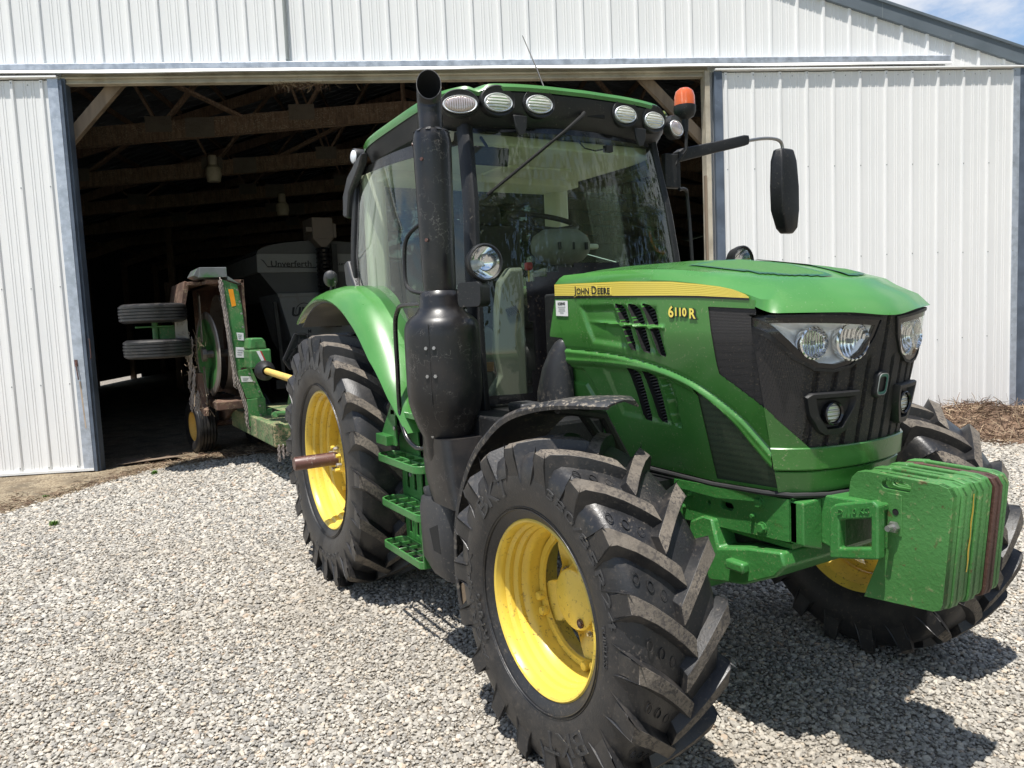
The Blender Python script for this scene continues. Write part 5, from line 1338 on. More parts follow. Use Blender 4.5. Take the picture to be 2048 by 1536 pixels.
g = G(); g.box(X0 - .06, X0 + .03, -.60, -.39, .49, .82); g.box(X0 - .04, X0, -.39, -.31, .50, .68); c_ = mb(g, 'hinge_box', 'mower_green', smooth=0, bevel=.006)
for y, z in ((-.62, 2.12), (-.60, 1.98), (-.59, 1.84), (-.585, 1.68), (-.575, 1.52), (-.565, 1.36), (-.56, 1.22), (-.55, 1.12), (-.50, 1.02), (-.45, .90), (-.46, .73), (-.46, .62)):
    g = G(); g.bolt((X0 + (.03 if z < .8 else .012), y, z), (1, 0, 0), .014, .012); mb(g, 'skirt_bolt', 'steel', a if z > .8 else c_, smooth=0)
g = G(); g.add([(X0 + .0025, y, z) for y, z in ((-.715, 2.13), (-.66, 2.13), (-.64, 1.935), (-.69, 1.925))], [(0, 1, 2, 3)], 0); mb(g, 'orange_label', 'orange_sticker', a, smooth=0, fix=False)
for L in (((-.66, 1.62), (-.58, 1.61), (-.582, 1.52), (-.65, 1.53)), ((-.68, 1.45), (-.565, 1.435), (-.57, 1.315), (-.69, 1.325)), ((-.655, 1.10), (-.535, 1.09), (-.515, 1.025), (-.645, 1.03))):
    g = G(); g.add([(X0 + (.0145 if L[0][1] < 1.2 else .0025), y, z) for y, z in L], [(0, 1, 2, 3)], 0)
    for q in range(3):
        f = .25 + .22 * q; p0, p1, p2, p3 = [V((X0 + .016 if L[0][1] < 1.2 else X0 + .004, y, z)) for y, z in L]
        l_, r_ = p0.lerp(p3, f), p1.lerp(p2, f); g.add([l_.lerp(r_, .15), l_.lerp(r_, .15 + .6 - .1 * q), l_.lerp(r_, .75 - .1 * q) - V((0, 0, .008)), l_.lerp(r_, .15) - V((0, 0, .008))], [(0, 1, 2, 3)], 1)
    mb(g, 'warning_label', ['white_ink', 'ink_soft'], a, smooth=0, fix=False)
# end and rear walls of the deck, interior ring and blade pan
g = G(); g.box(X1 - .02, X1, -.86, -.53, .8, 2.24); g.prism([(X0 - .02, 2.24), (X1, 2.24), (X1, 2.20), (X0 - .02, 2.20)], (0, -.95, 0), (1, 0, 0), (0, 0, 1), (0, .42, 0)); mb(g, 'deck_edge', 'rust_in', smooth=0, bevel=.004)
g = G(); g.box(X0 - .55, X0 + .02, -1.02, -.72, 2.27, 2.385); g.prism([(-1.07, 2.30), (-1.02, 2.385), (-1.0, 2.27)], (X0 - .1, 0, 0), (0, 1, 0), (0, 0, 1), (-.5, 0, 0)); g.prism([(-.72, 2.29), (-.60, 2.20), (-.54, 2.17), (-.72, 2.24)], (X0 + .01, 0, 0), (0, 1, 0), (0, 0, 1), (-.3, 0, 0)); mb(g, 'skid_shoe', pmat('worn_skid', (.16, .17, .17), .45, metal=.4, grime=.8, gcol=(.04, .16, .04), gscale=4), smooth=0, bevel=.01)
g = G(); g.prism([(-1.19, 1.90), (-1.15, 1.90), (-1.07, 2.24), (-1.12, 2.26)], (X0 - .45, 0, 0), (0, 1, 0), (0, 0, 1), (-1.2, 0, 0)); g.box(X1 - .1, X0 - .3, -1.10, -.85, 2.20, 2.24); mb(g, 'rear_guard', 'rust_in', smooth=0, bevel=.006)
g = G(); g.lathe([(.60, 0), (.60, -.16), (.58, -.16), (.58, 0)], (-5.45, -.56, 1.50), (0, 1, 0), 48); mb(g, 'pan_ring', 'worn_steel', smooth=40)
g = G(); g.lathe([(0, -.02), (.12, -.02), (.30, .03), (.44, .05), (.52, .045), (.53, .03), (.44, .03), (.28, .0)], (-5.35, -.84, 1.36), (.10, -1, 0), 56, mis=[0, 0, 0, 1, 1, 1, 0]); pan = mb(g, 'blade_pan', ['mower_green', 'worn_steel'], smooth=40)
g = G(); g.tube([(-5.35, -.56, 1.36), (-5.35, -.95, 1.36)], .05, 12); g.lathe([(.09, 0), (.09, .05), (0, .06)], (-5.35, -.90, 1.36), (0, -1, 0), 8); mb(g, 'spindle', 'worn_steel', pan)
for sgn_ in (1, -1):
    g = G(); g.prism([(-.05, .15), (.05, .15), (.07, .72), (-.04, .78)] if sgn_ > 0 else [(-.05, -.15), (.05, -.15), (.06, -.62), (-.06, -.68)], (-5.35, -.93, 1.36), (1, 0, .15), (0, 0, 1), (0, -.012, 0)); mb(g, 'blade', 'worn_steel', pan, smooth=0)
for (x, z, r) in ((-5.4, 1.25, .09), (-5.2, .88, .12), (-5.1, 1.5, .06), (-4.9, .80, .11)):
    g = G()
    for _ in range(38):
        p = V((x + random.gauss(0, r), -1.05 + random.gauss(0, .05), z + random.gauss(0, r * .8))); q = p + V((random.gauss(0, .04), random.gauss(0, .03), random.gauss(0, .05))); g.beam(p, q, .004, .004)
    mb(g, 'caught_straw', 'mud', pan, smooth=0, fix=False)
g = G(); g.prism([(-5.2, 1.15), (-5.05, 1.15), (-4.95, .78), (-4.80, .72), (-4.80, .64), (-5.2, .70)], (0, -1.06, 0), (1, 0, 0), (0, 0, 1), (0, .06, 0)); g.prism([(-5.9, .80), (-4.75, .80), (-4.75, .70), (-5.9, .74)], (0, -.92, 0), (1, 0, 0), (0, 0, 1), (0, .34, 0)); mb(g, 'deck_hinge', 'rust_in', smooth=0, bevel=.01)
# chains
def chain_curtain(name, pts_fn, n, links, sp=.030):
    g = G()
    for i in range(n):
        p0 = V(pts_fn(i)); ln = links(i) if callable(links) else links
        for k in range(ln):
            c = p0 + V((random.uniform(-.003, .003), random.uniform(-.003, .003), -k * sp * .9)); ax = V((1, 0, 0)) if k % 2 else V((0, 1, 0)); a = ax.cross(V((0, 0, 1)))
            pts = [c + a * (.013 * cos(t)) + V((0, 0, .024 * sin(t))) for t in np.linspace(0, 2 * pi, 9)[:-1]]
            for q in range(8):
                g.beam(pts[q], pts[(q + 1) % 8], .009, .009)
    return mb(g, name, 'chain', smooth=0, fix=False)
# wing curtain hangs down across the skirt edge (laid over by gravity)
chain_curtain('chain_guard', lambda i: (X0 + .025 - .012 * (i % 2), -.805 + .0016 * i + (.018 if i % 2 else 0), 2.24 - i * .021), 52, lambda i: 4 if i < 46 else 8)
chain_curtain('chain_guard', lambda i: (X0 + .02 - .012 * (i % 2), -.715 + .0046 * i + (.014 if i % 2 else 0), 1.14 - i * .020), 24, lambda i: 3 if i < 20 else 9)
chain_curtain('chain_guard', lambda i: (-5.0 - .1 * (i % 3), -1.14 + .012 * (i % 4), 1.66 - i * .030), 22, 5)
chain_curtain('chain_guard', lambda i: (-5.0 - .1 * (i % 3), -1.14 + .02 * (i % 4), .95 - i * .012), 10, 7)
# wing wheels (axle now vertical)
g = G(); g.box(-4.92, -4.88, -1.29, -1.15, 1.455, 1.81); pl = mb(g, 'wheel_arm_plate', 'worn_steel', smooth=0, bevel=.006)
for y in (-1.25, -1.195):
    for z in (1.55, 1.64, 1.75):
        g = G(); g.bolt((-4.88, y, z), (1, 0, 0), .017, .018); mb(g, 'plate_bolt', 'worn_steel', pl, smooth=0)
g = G(); g.box(-5.05, -4.95, -1.58, -1.16, 1.56, 1.58); g.box(-5.05, -4.95, -1.70, -1.16, 1.72, 1.74); g.box(-5.03, -4.99, -1.45, -1.16, 1.58, 1.72); g.tube([(-5.0, -1.49, 1.45), (-5.0, -1.49, 1.95)], .035, 12); mb(g, 'wheel_arm', 'mower_green', smooth=30, bevel=.004)
def small_wheel(c, ax, name='gauge_wheel', R=.37, W=.22):
    """ribbed implement tyre on a dished rim"""
    ax = V(ax); g = G()
    g.lathe([(0, -.03), (.06, -.035), (.10, .0), (.19, .03), (.20, W * .40), (.215, W * .44), (.215, W * .30), (.17, -.02), (.17, -W * .3), (.215, -W * .44)], c, ax, 32); w = mb(g, name, 'pto', smooth=35)
    pr = [(.20, -W * .42), (.25, -W * .50), (.32, -W * .50), (.35, -W * .43)]
    for k in range(5):
        a = -W * .40 + W * .80 * k / 5; b = a + W * .80 / 5
        pr += [(R - .004 + .004 * (1 - abs(k - 2) / 2), a + .006), (R - .004 + .004 * (1 - abs(k - 2) / 2), b - .006), (R - .018, b - .003), (R - .018, b + .002)]
    pr += [(.35, W * .43), (.32, W * .50), (.25, W * .50), (.20, W * .42)]
    g = G(); g.lathe(pr, c, ax, 48); mb(g, 'tyre', 'rubber', w, smooth=30)
    return w
small_wheel((-5.0, -1.50, 1.885), (0, 0, 1)); small_wheel((-5.0, -1.48, 1.475), (0, 0, -1))
wd = V((.12, -1, 0)).normalized()
small_wheel((-6.25, -.90, .37), wd, W=.25); small_wheel((-6.45, -.10, .37), wd, W=.25)
g = G(); g.tube([(-6.25, -.75, .37), (-6.4, .2, .37)], .04, 10); g.prism([(-6.5, .37), (-6.1, .42), (-5.2, .70), (-5.2, .82), (-6.0, .70), (-6.5, .5)], (0, -.62, 0), (1, 0, 0), (0, 0, 1), (0, .06, 0)); mb(g, 'axle_frame', 'rust_in', smooth=20, bevel=.006)
# centre deck, gearbox and shaft
g = G(); g.box(-6.0, -3.45, -.56, .95, .50, .60); g.box(-3.50, -3.44, -.58, .95, .38, .62); g.prism([(-.58, .38), (-.50, .36), (-.52, .62), (-.58, .62)], (-3.46, 0, 0), (0, 1, 0), (0, 0, 1), (-2.3, 0, 0)); mb(g, 'centre_deck', 'dirty_deck', smooth=0, bevel=.012)
chain_curtain('chain_guard', lambda i: (-3.43, -.54 + .045 * i, .38), 12, lambda i: 6 - (i % 3))
g = G(); g.box(-4.5, -4.15, -.62, -.38, 1.20, 1.42); g.prism([(-.625, 1.42), (-.60, 1.55), (-.46, 1.55), (-.43, 1.50), (-.42, 1.42)], (-4.16, 0, 0), (0, 1, 0), (0, 0, 1), (-.3, 0, 0)); gb = mb(g, 'gearbox', 'mower_green', smooth=0, bevel=.02)
g = G(); text_on(g, '8', .085, lambda x, y, z: (-4.157 + z, -.555 + x, 1.452 + y), .002); mb(g, 'cast_number', 'mower_green', gb, smooth=0, fix=False)
g = G(); g.add([(-4.148, y, z) for y, z in ((-.545, 1.40), (-.49, 1.40), (-.44, 1.27), (-.49, 1.27))], [(0, 1, 2, 3)], 0); g.add([(-4.147, y, z) for y, z in ((-.505, 1.40), (-.49, 1.40), (-.44, 1.27), (-.455, 1.27))], [(0, 1, 2, 3)], 1); mb(g, 'warning_label', ['white_ink', 'red'], gb, smooth=0, fix=False)
g = G(); g.lathe([(.05, 0), (.10, .02), (.115, .10), (.10, .20), (.055, .26)], (-4.12, -.49, 1.18), V((1.5, -.08, 0)).normalized(), 24); sh = mb(g, 'shaft_guard', 'black', smooth=30)
g = G(); g.tube([(-3.95, -.50, 1.18), (-2.0, -.56, 1.135), (-1.0, -.30, .95)], .036, 16); mb(g, 'drive_shaft', 'pto', sh)
g = G(); g.tube([(-3.5, -.3, .60), (-2.8, -.28, .78), (-2.2, -.2, .72), (-1.0, -.1, .6)], .045, 8); g.prism([(-3.3, .85), (-2.95, .80), (-2.9, 1.05), (-3.05, 1.15), (-3.15, 1.02)], (0, -.45, 0), (1, 0, 0), (0, 0, 1), (0, .03, 0)); g.tube([(-3.5, -.52, .74), (-2.9, -.55, .80), (-2.2, -.50, .88)], .02, 8); g.tube([(-3.7, -.50, .70), (-3.4, -.55, .74)], .035, 8); mb(g, 'tongue', 'mower_green', smooth=30, bevel=.003)
g = G()
for k in range(4): g.tube(catmull([(-3.4, -.4 + .02 * k, .85), (-2.8, -.55 + .03 * k, .70 + .03 * k), (-2.0, -.52, .92 + .03 * k), (-1.0, -.3, 1.05)], 5), .010, 6)
mb(g, 'hydraulic_hoses', 'ink', smooth=40)
g = G(); P = [(-.829, 1.384), (-.715, 1.603), (-.619, 1.598), (-.582, 1.499), (-.656, 1.316), (-.779, 1.303)]
g.prism(P, (-1.80, 0, 0), (0, 1, 0), (0, 0, 1), (.006, 0, 0))
for i in range(6):
    a, b = P[i], P[(i + 1) % 6]; g.beam((-1.79, a[0], a[1]), (-1.79, b[0], b[1]), .02, .02, (1, 0, 0))
g.beam((-1.79, -.80, 1.46), (-1.79, -.60, 1.50), .012, .012, (1, 0, 0)); g.beam((-1.79, -.80, 1.38), (-1.79, -.65, 1.56), .012, .012, (1, 0, 0)); g.beam((-1.79, -.68, 1.60), (-1.79, -.72, 1.31), .012, .012, (1, 0, 0))
em = g.build('slow_vehicle_sign', 'black', T, smooth=0)
g = G(); g.box(-1.78, -1.76, -.63, -.60, 1.36, 1.52); g.tube([(-1.77, -.615, 1.45), (-.9, -.55, 1.50)], .012, 6); g.build('sign_bracket', 'mower_green', em)

# =================================================================== SEED TENDER (inside, facing the door)
ten = empty('seed_tender', (-9.6, 1.7, 0), 'grey seed tender with black hose standing in the dark of the barn', 'trailer')
TP = Matrix.Translation((9.6, -1.7, 0)); xF = -9.0
def tb(g, name, mt, par=None, **k): g.xf(TP); return g.build(name, mt, par or ten, **k)
g = G(); g.prism([(.62, 2.61), (2.95, 2.61), (2.95, 2.92), (2.9, 2.95), (.66, 2.95), (.62, 2.92)], (xF, 0, 0), (0, 1, 0), (0, 0, 1), (-4.5, 0, 0)); body = tb(g, 'hopper_band', 'tank_grey', smooth=0, bevel=.02)
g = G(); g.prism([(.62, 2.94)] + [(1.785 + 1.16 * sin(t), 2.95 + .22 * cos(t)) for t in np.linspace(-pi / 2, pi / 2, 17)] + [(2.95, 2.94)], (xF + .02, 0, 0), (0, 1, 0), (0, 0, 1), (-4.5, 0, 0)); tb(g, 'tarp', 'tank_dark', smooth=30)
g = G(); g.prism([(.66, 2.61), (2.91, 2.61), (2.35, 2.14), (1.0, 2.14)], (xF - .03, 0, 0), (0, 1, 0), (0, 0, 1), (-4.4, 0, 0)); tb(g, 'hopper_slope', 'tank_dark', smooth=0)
g = G(); g.prism([(.93, 2.24), (2.5, 2.24), (2.5, 2.14), (2.3, 1.1), (1.35, .95), (1.12, 1.4), (.95, 2.14)], (xF + .05, 0, 0), (0, 1, 0), (0, 0, 1), (-1.5, 0, 0)); g.box(xF + .04, xF + .07, .92, 2.52, 2.17, 2.24); box_ = tb(g, 'lower_hopper', 'tank_grey', smooth=0, bevel=.01)
g = G(); g.box(xF - .3, xF + .3, 1.55, 1.92, 3.18, 3.55); g.prism([(1.55, 3.18), (1.92, 3.18), (1.78, 3.03), (1.69, 3.03)], (xF + .3, 0, 0), (0, 1, 0), (0, 0, 1), (-.3, 0, 0)); g.box(xF + .1, xF + .28, 1.44, 1.55, 3.3, 3.38); g.box(xF + .1, xF + .28, 1.92, 1.99, 3.2, 3.45); tb(g, 'discharge_hood', pmat('hood_tan', (.14, .11, .09), .6), smooth=0, bevel=.008)
g = G(); R_ = []
for k in range(40): R_.append([(xF + .22 + (.135 if k % 2 else .12) * cos(t), 1.74 + (.135 if k % 2 else .12) * sin(t), 3.02 - k * .036) for t in np.linspace(0, 2 * pi, 17)[:-1]])
g.rings(R_); tb(g, 'downspout_hose', 'black_gloss', smooth=0)
g = G(); g.beam((xF + .1, 1.98, 3.1), (xF + .1, 1.98, 1.6), .10, .05, (1, 0, 0)); g.beam((xF - .1, .90, 2.1), (xF - .1, .98, .6), .06, .06, (1, 0, 0)); g.box(xF - 4.4, xF, .7, .8, .55, .7); g.box(xF - 4.4, xF, 2.8, 2.9, .55, .7); g.box(xF - .1, xF, .7, 2.9, .55, .7); tb(g, 'frame', 'black', smooth=0)
g = G(); text_on(g, 'Unverferth', .15, lambda x, y, z: (xF + .003 + z, .86 + x, 2.71 + y), .001, .003, width=.72); text_on(g, 'Runner   3755', .08, lambda x, y, z: (xF + .003 + z, 2.02 + x, 2.73 + y), .001, .002, width=.7)
g.add([(xF + .003, y, z) for y, z in ((.68, 2.85), (.74, 2.82), (.80, 2.72), (1.66, 2.70), (1.74, 2.85), (1.66, 2.68), (.80, 2.70), (.73, 2.80))], [(0, 1, 2, 7), (7, 2, 3, 6), (6, 3, 4, 5)])
tb(g, 'lettering', 'ink', body, smooth=0, fix=False)
g = G()
text_on(g, 'UM', .22, lambda x, y, z: (xF + .054 + z, 1.14 + x + y * .2, 1.83 + y), .001, .008, width=.34)
g.lathe([(.15, 0), (.162, 0)], (xF + .056, 1.38, 1.90), (1, 0, 0), 28, a0=.2, a1=3.3); text_on(g, 'M', .08, lambda x, y, z: (xF + .054 + z, 1.42 + x, 1.52 + y), .001, .004)
tb(g, 'logo', 'ink', box_, smooth=0, fix=False)
for y in (.55, 3.05):
    for x in (-11., -12.):
        c = (x, y, .45); g = G(); g.lathe([(0, -.05), (.2, -.05), (.22, .1), (.25, .12)], c, (0, -1, 0), 24); w = tb(g, 'wheel', 'tank_grey', smooth=30)
        g = G(); g.lathe([(.25, -.13), (.40, -.15), (.45, -.10), (.45, .10), (.40, .15), (.25, .13)], c, (0, -1, 0), 32); tb(g, 'tyre', 'rubber', w, smooth=30)

# =================================================================== GROUND
A0 = V((-6.099, -3.22, 0)); DS = V((.41041, .91190, 0)); DN = V((-.91190, .41041, 0))
def ground_mat():
    t = NT('gravel_bed'); p = t.n('ShaderNodeBsdfPrincipled'); c = t.coord()
    v = t.n('ShaderNodeTexVoronoi'); v.inputs['Scale'].default_value = 70; t.l(c, v.inputs['Vector'])
    col = t.n('ShaderNodeValToRGB'); e = col.color_ramp.elements
    e[0].color = (.20, .18, .15, 1); e[1].color = (.42, .39, .34, 1); e.new(.5).color = (.31, .285, .245, 1)
    sep = t.n('ShaderNodeSeparateColor'); t.l(v.outputs['Color'], sep.inputs[0]); t.l(sep.outputs[0], col.inputs[0])
    c2 = t.mix(t.rng(v.outputs['Distance'], .35, .65), col.outputs[0], (.13, .115, .095))
    big = t.noise(.12, 3); c3 = t.mix(t.rng(big, .3, .7, 0, .2), c2, (.28, .23, .16))
    t.l(c3, p.inputs['Base Color']); p.inputs['Roughness'].default_value = .9
    b = t.n('ShaderNodeBump'); b.inputs['Strength'].default_value = 1.; b.inputs['Distance'].default_value = .012; b.invert = True
    t.l(v.outputs['Distance'], b.inputs['Height']); t.l(b.outputs[0], p.inputs['Normal']); t.l(p.outputs[0], t.out.inputs[0]); return t.m
M['gravel_bed'] = ground_mat()
M['dirt'] = pmat('packed_dirt', (.125, .095, .06), .95, var=.4, vscale=2.5, dust=.95, dscale=45, dthr=.49, dcol=(.30, .25, .17), bump=1., bscale=25, grime=.4, gcol=(.08, .055, .035), gscale=3)
M['grass_field'] = pmat('mown_grass', (.06, .11, .025), .9, var=.4, vscale=1.5, bump=1., bscale=20)
g = G(); g.box(-140, 140, -140, 140, -.06, -.016); tag(g.build('ground', 'grass_field', None, smooth=0), kind='structure')
g = G(); n = 90; gx = np.linspace(-48, 22, n); gy = np.linspace(-24, 22, n)
for a in gx:
    for b in gy:
        g.v.append((a, b, -.012 + .0 * random.random()))
for i in range(n - 1):
    for j in range(n - 1):
        a = i * n + j; g.f.append((a, a + n, a + n + 1, a + 1)); g.mi.append(0)
tag(g.build('gravel_yard', 'gravel_bed', None, smooth=0, fix=False), kind='structure')
def dirt_edge(s):     # depth beyond which bare soil takes over from gravel
    return interp(s, [-8, -2, .6, 1.04, 1.24, 1.45, 1.75, 2.2, 2.8, 4, 8.8, 9.2, 13, 16], [-2.4, -2.4, -2.3, -2.03, -1.48, -.9, -.15, .25, .55, .7, .6, -.1, -.15, -.15])
g = G(); sS = np.linspace(-5.2, 15.2, 160); dd = np.linspace(0, 1, 50); dn = []
for s in sS:
    e = dirt_edge(s) + .10 * sin(s * 5) + .06 * sin(s * 13 + 1)
    for q in dd:
        dep = e + (30 - e) * q ** 2.2; P = A0 + DS * s + DN * dep
        hz = -.006 + min(.02, (dep - e) * .05) + .012 * sin(s * 3.1 + dep * 2) * sin(dep * 2.7 + s) * min(1, max(0, dep - e))
        g.v.append((P.x, P.y, hz))
for i in range(len(sS) - 1):
    for j in range(49):
        a = i * 50 + j; g.f.append((a, a + 50, a + 51, a + 1)); g.mi.append(0)
tag(g.build('dirt_floor', 'dirt', None, smooth=60, fix=False), kind='structure')
# ---- loose stones
def stone_mat():
    t = NT('limestone_chips'); p = t.n('ShaderNodeBsdfPrincipled')
    oi = t.n('ShaderNodeObjectInfo'); cr = t.n('ShaderNodeValToRGB'); cr.color_ramp.interpolation = 'LINEAR'; e = cr.color_ramp.elements
    e[0].position = 0; e[0].color = (.14, .135, .127, 1); e[1].position = 1; e[1].color = (.38, .345, .29, 1)
    for pos, c in ((.12, (.215, .207, .19)), (.3, (.285, .27, .238)), (.55, (.345, .325, .285)), (.72, (.44, .415, .37)), (.86, (.50, .46, .39)), (.955, (.42, .34, .25)), (.97, (.33, .23, .16)), (.978, (.42, .395, .35))): e.new(pos).color = (*c, 1)
    t.l(oi.outputs['Random'], cr.inputs[0])
    n_ = t.noise(60, 3); c = t.mix(t.rng(n_, .35, .7, 0, .35), cr.outputs[0], (.42, .39, .34))
    patch = t.noise(.45, 4, vec=t.n('ShaderNodeNewGeometry').outputs['Position'])
    c = t.mix(t.rng(patch, .45, .68, 0, .45), c, (.27, .235, .185))
    t.l(c, p.inputs['Base Color']); p.inputs['Roughness'].default_value = .8; t.l(p.outputs[0], t.out.inputs[0]); return t.m
M['stone'] = stone_mat()
stones = bpy.data.collections.new('stone_kinds')
for k in range(6):
    bm = bmesh.new(); bmesh.ops.create_icosphere(bm, subdivisions=1 if k % 2 else 2, radius=.5)
    pl_ = [(V((random.gauss(0, 1), random.gauss(0, 1), random.gauss(0, 1))).normalized(), random.uniform(.24, .40)) for _ in range(9)]
    for v in bm.verts:
        for nn_, dd_ in pl_:
            q = v.co.dot(nn_)
            if q > dd_: v.co -= nn_ * (q - dd_)
        v.co.z *= .58; v.co.x *= random.uniform(.97, 1.03)
    me = bpy.data.meshes.new('stone_kind'); bm.to_mesh(me); bm.free(); me.materials.append(M['stone'])
    o = bpy.data.objects.new('stone_kind', me); stones.objects.link(o)
CAM = V((4.91678, -2.49699, 1.68884))
def scatter(xr, yr, sp, cond):
    nx_, ny_ = int((xr[1] - xr[0]) / sp), int((yr[1] - yr[0]) / sp)
    X, Y = np.meshgrid(np.arange(nx_) * sp + xr[0], np.arange(ny_) * sp + yr[0], indexing='ij')
    X = X.ravel() + RNG.uniform(-.5, .5, X.size) * sp * 1.1; Y = Y.ravel() + RNG.uniform(-.5, .5, Y.size) * sp * 1.1
    m = cond(X, Y); X, Y = X[m], Y[m]
    sz = sp * RNG.lognormal(.24, .38, X.size); return X, Y, np.clip(sz, sp * .6, sp * 2.8)
fw_ = np.array([-.8591, .5038]); rt_ = np.array([.5088, .8597])
sE = np.linspace(-8, 16, 200); eE = np.array([dirt_edge(s) for s in sE])
def base_cond(X, Y, d0, d1, cut=True):
    dx, dy = X - CAM.x, Y - CAM.y; f = dx * fw_[0] + dy * fw_[1]; r = dx * rt_[0] + dy * rt_[1]
    ok = (f > d0) & (f <= d1) & (np.abs(r) < .72 * f + .9)
    ax_, ay_ = X - A0.x, Y - A0.y; s = ax_ * DS.x + ay_ * DS.y; dep = ax_ * DN.x + ay_ * DN.y
    e = np.interp(s, sE, eE); keep = dep < e + RNG.normal(0, .12, X.size)
    thin = (dep < e + .7) & (RNG.random(X.size) < .6 * np.exp(-(dep - e) / .4))
    return ok & (keep | thin)
parts_ = [scatter((-1.5, 4.5), (-5.2, 3.2), .0148, lambda X, Y: base_cond(X, Y, 1.3, 4.3)),
          scatter((-5, 3.5), (-6.5, 7.5), .0190, lambda X, Y: base_cond(X, Y, 4.3, 7.2)),
          scatter((-8, 3.5), (-9, 11), .027, lambda X, Y: base_cond(X, Y, 7.2, 13.5))]
X = np.concatenate([a[0] for a in parts_]); Y = np.concatenate([a[1] for a in parts_]); S = np.concatenate([a[2] for a in parts_])
N_ = len(X); print('stones', N_)
Z = RNG.uniform(-.013, -.003, N_)
_s = (X - A0.x) * DS.x + (Y - A0.y) * DS.y; _d = (X - A0.x) * DN.x + (Y - A0.y) * DN.y; _e = np.interp(_s, sE, eE)
Z = np.where(_d > _e - .05, Z + .026, Z)
me = bpy.data.meshes.new('gravel'); me.vertices.add(N_)
Z = RNG.uniform(-.013, -.003, N_)
me.vertices.foreach_set('co', np.stack([X, Y, Z], 1).astype(np.float32).ravel())
at = me.attributes.new('rot', 'FLOAT_VECTOR', 'POINT'); at.data.foreach_set('vector', np.stack([RNG.normal(0, .28, N_), RNG.normal(0, .28, N_), RNG.uniform(0, 6.28, N_)], 1).astype(np.float32).ravel())
at = me.attributes.new('scl', 'FLOAT', 'POINT'); at.data.foreach_set('value', S.astype(np.float32))
at = me.attributes.new('kind_index', 'INT', 'POINT'); at.data.foreach_set('value', RNG.integers(0, 6, N_).astype(np.int32))
grav = bpy.data.objects.new('gravel', me); COL.objects.link(grav); tag(grav, 'pale grey crushed limestone gravel covering the yard', 'gravel', kind='stuff')
ng = bpy.data.node_groups.new('scatter', 'GeometryNodeTree')
ng.interface.new_socket('Geometry', in_out='INPUT', socket_type='NodeSocketGeometry'); ng.interface.new_socket('Geometry', in_out='OUTPUT', socket_type='NodeSocketGeometry')
gi = ng.nodes.new('NodeGroupInput'); go = ng.nodes.new('NodeGroupOutput'); ip = ng.nodes.new('GeometryNodeInstanceOnPoints')
ci = ng.nodes.new('GeometryNodeCollectionInfo'); ci.inputs['Collection'].default_value = stones; ci.inputs['Separate Children'].default_value = True; ci.inputs['Reset Children'].default_value = True
def na(name, typ):
    n_ = ng.nodes.new('GeometryNodeInputNamedAttribute'); n_.data_type = typ; n_.inputs['Name'].default_value = name
    return [o for o in n_.outputs if o.name == 'Attribute' and o.enabled][0]
e2r = ng.nodes.new('FunctionNodeEulerToRotation')
ng.links.new(na('rot', 'FLOAT_VECTOR'), e2r.inputs[0]); ng.links.new(e2r.outputs[0], ip.inputs['Rotation'])
ng.links.new(na('scl', 'FLOAT'), ip.inputs['Scale']); ng.links.new(na('kind_index', 'INT'), ip.inputs['Instance Index'])
ip.inputs['Pick Instance'].default_value = True
ng.links.new(gi.outputs[0], ip.inputs['Points']); ng.links.new(ci.outputs[0], ip.inputs['Instance']); ng.links.new(ip.outputs[0], go.inputs[0])
md = grav.modifiers.new('scatter', 'NODES'); md.node_group = ng

# ---- straw heap by the right door
def strands(g, n, fn, L=.10, w=.0022):
    for _ in range(n):
        p, d = fn(); d = V(d).normalized(); l = L * random.uniform(.5, 1.5); s = d.cross(V((random.gauss(0, 1), random.gauss(0, 1), random.gauss(0, 1)))).normalized() * w
        m = p + d * l * .5 + V((0, 0, random.uniform(-.2, .2) * l)); q = p + d * l
        g.add([p - s, p + s, m + s, m - s, q + s * .6, q - s * .6], [(0, 1, 2, 3), (3, 2, 4, 5)], random.randrange(3))
M['straw_a'] = pmat('straw_pale', (.30, .22, .14), .8); M['straw_b'] = pmat('straw_brown', (.15, .095, .06), .85); M['straw_c'] = pmat('straw_dark', (.10, .06, .04), .9)
def heap_h(s, q): return .30 * max(0, 1 - ((q) / 1.15) ** 2) * (.75 + .25 * sin(s * 3.3) + .1 * sin(s * 9)) * smooth01(np.array((s - 11.45) / .7)).item()
def heap_fn():
    s = random.uniform(11.4, 15.5); q = random.uniform(-1.0, 1.1); P = A0 + DS * s + DN * (-.95 + q); hh = heap_h(s, q)
    return V((P.x, P.y, hh + random.uniform(-.03, .03))), (random.gauss(0, 1), random.gauss(0, 1), random.gauss(0, .35))
g = G(); strands(g, 9000, heap_fn, .16, .0045)
n0 = 40; o = len(g.v)
for i in range(n0):
    for j in range(n0):
        s = 11.4 + 4.1 * i / (n0 - 1); q = -1.1 + 2.2 * j / (n0 - 1); P = A0 + DS * s + DN * (-.95 + q); g.v.append((P.x, P.y, heap_h(s, q) - .02))
for i in range(n0 - 1):
    for j in range(n0 - 1):
        a = o + i * n0 + j; g.f.append((a, a + n0, a + n0 + 1, a + 1)); g.mi.append(1)
tag(g.build('straw_heap', ['straw_a', 'straw_b', 'straw_c'], None, smooth=0, fix=False), 'heap of dry brown straw and twigs against the foot of the right door', 'straw', kind='stuff')
g = G()
def nest_fn():
    s = random.gauss(3.85, .16); P = A0 + DS * s + DN * .12; return V((P.x, P.y, 4.62 - abs(random.gauss(0, .03)))), (random.gauss(0, 1), random.gauss(0, 1), random.gauss(-.5, .5))
strands(g, 260, nest_fn, .09, .0025); tag(g.build('bird_nest', ['straw_a', 'straw_b', 'straw_c'], None, smooth=0, fix=False), 'wispy straw bird nest tucked under the door header', 'nest')
g = G()
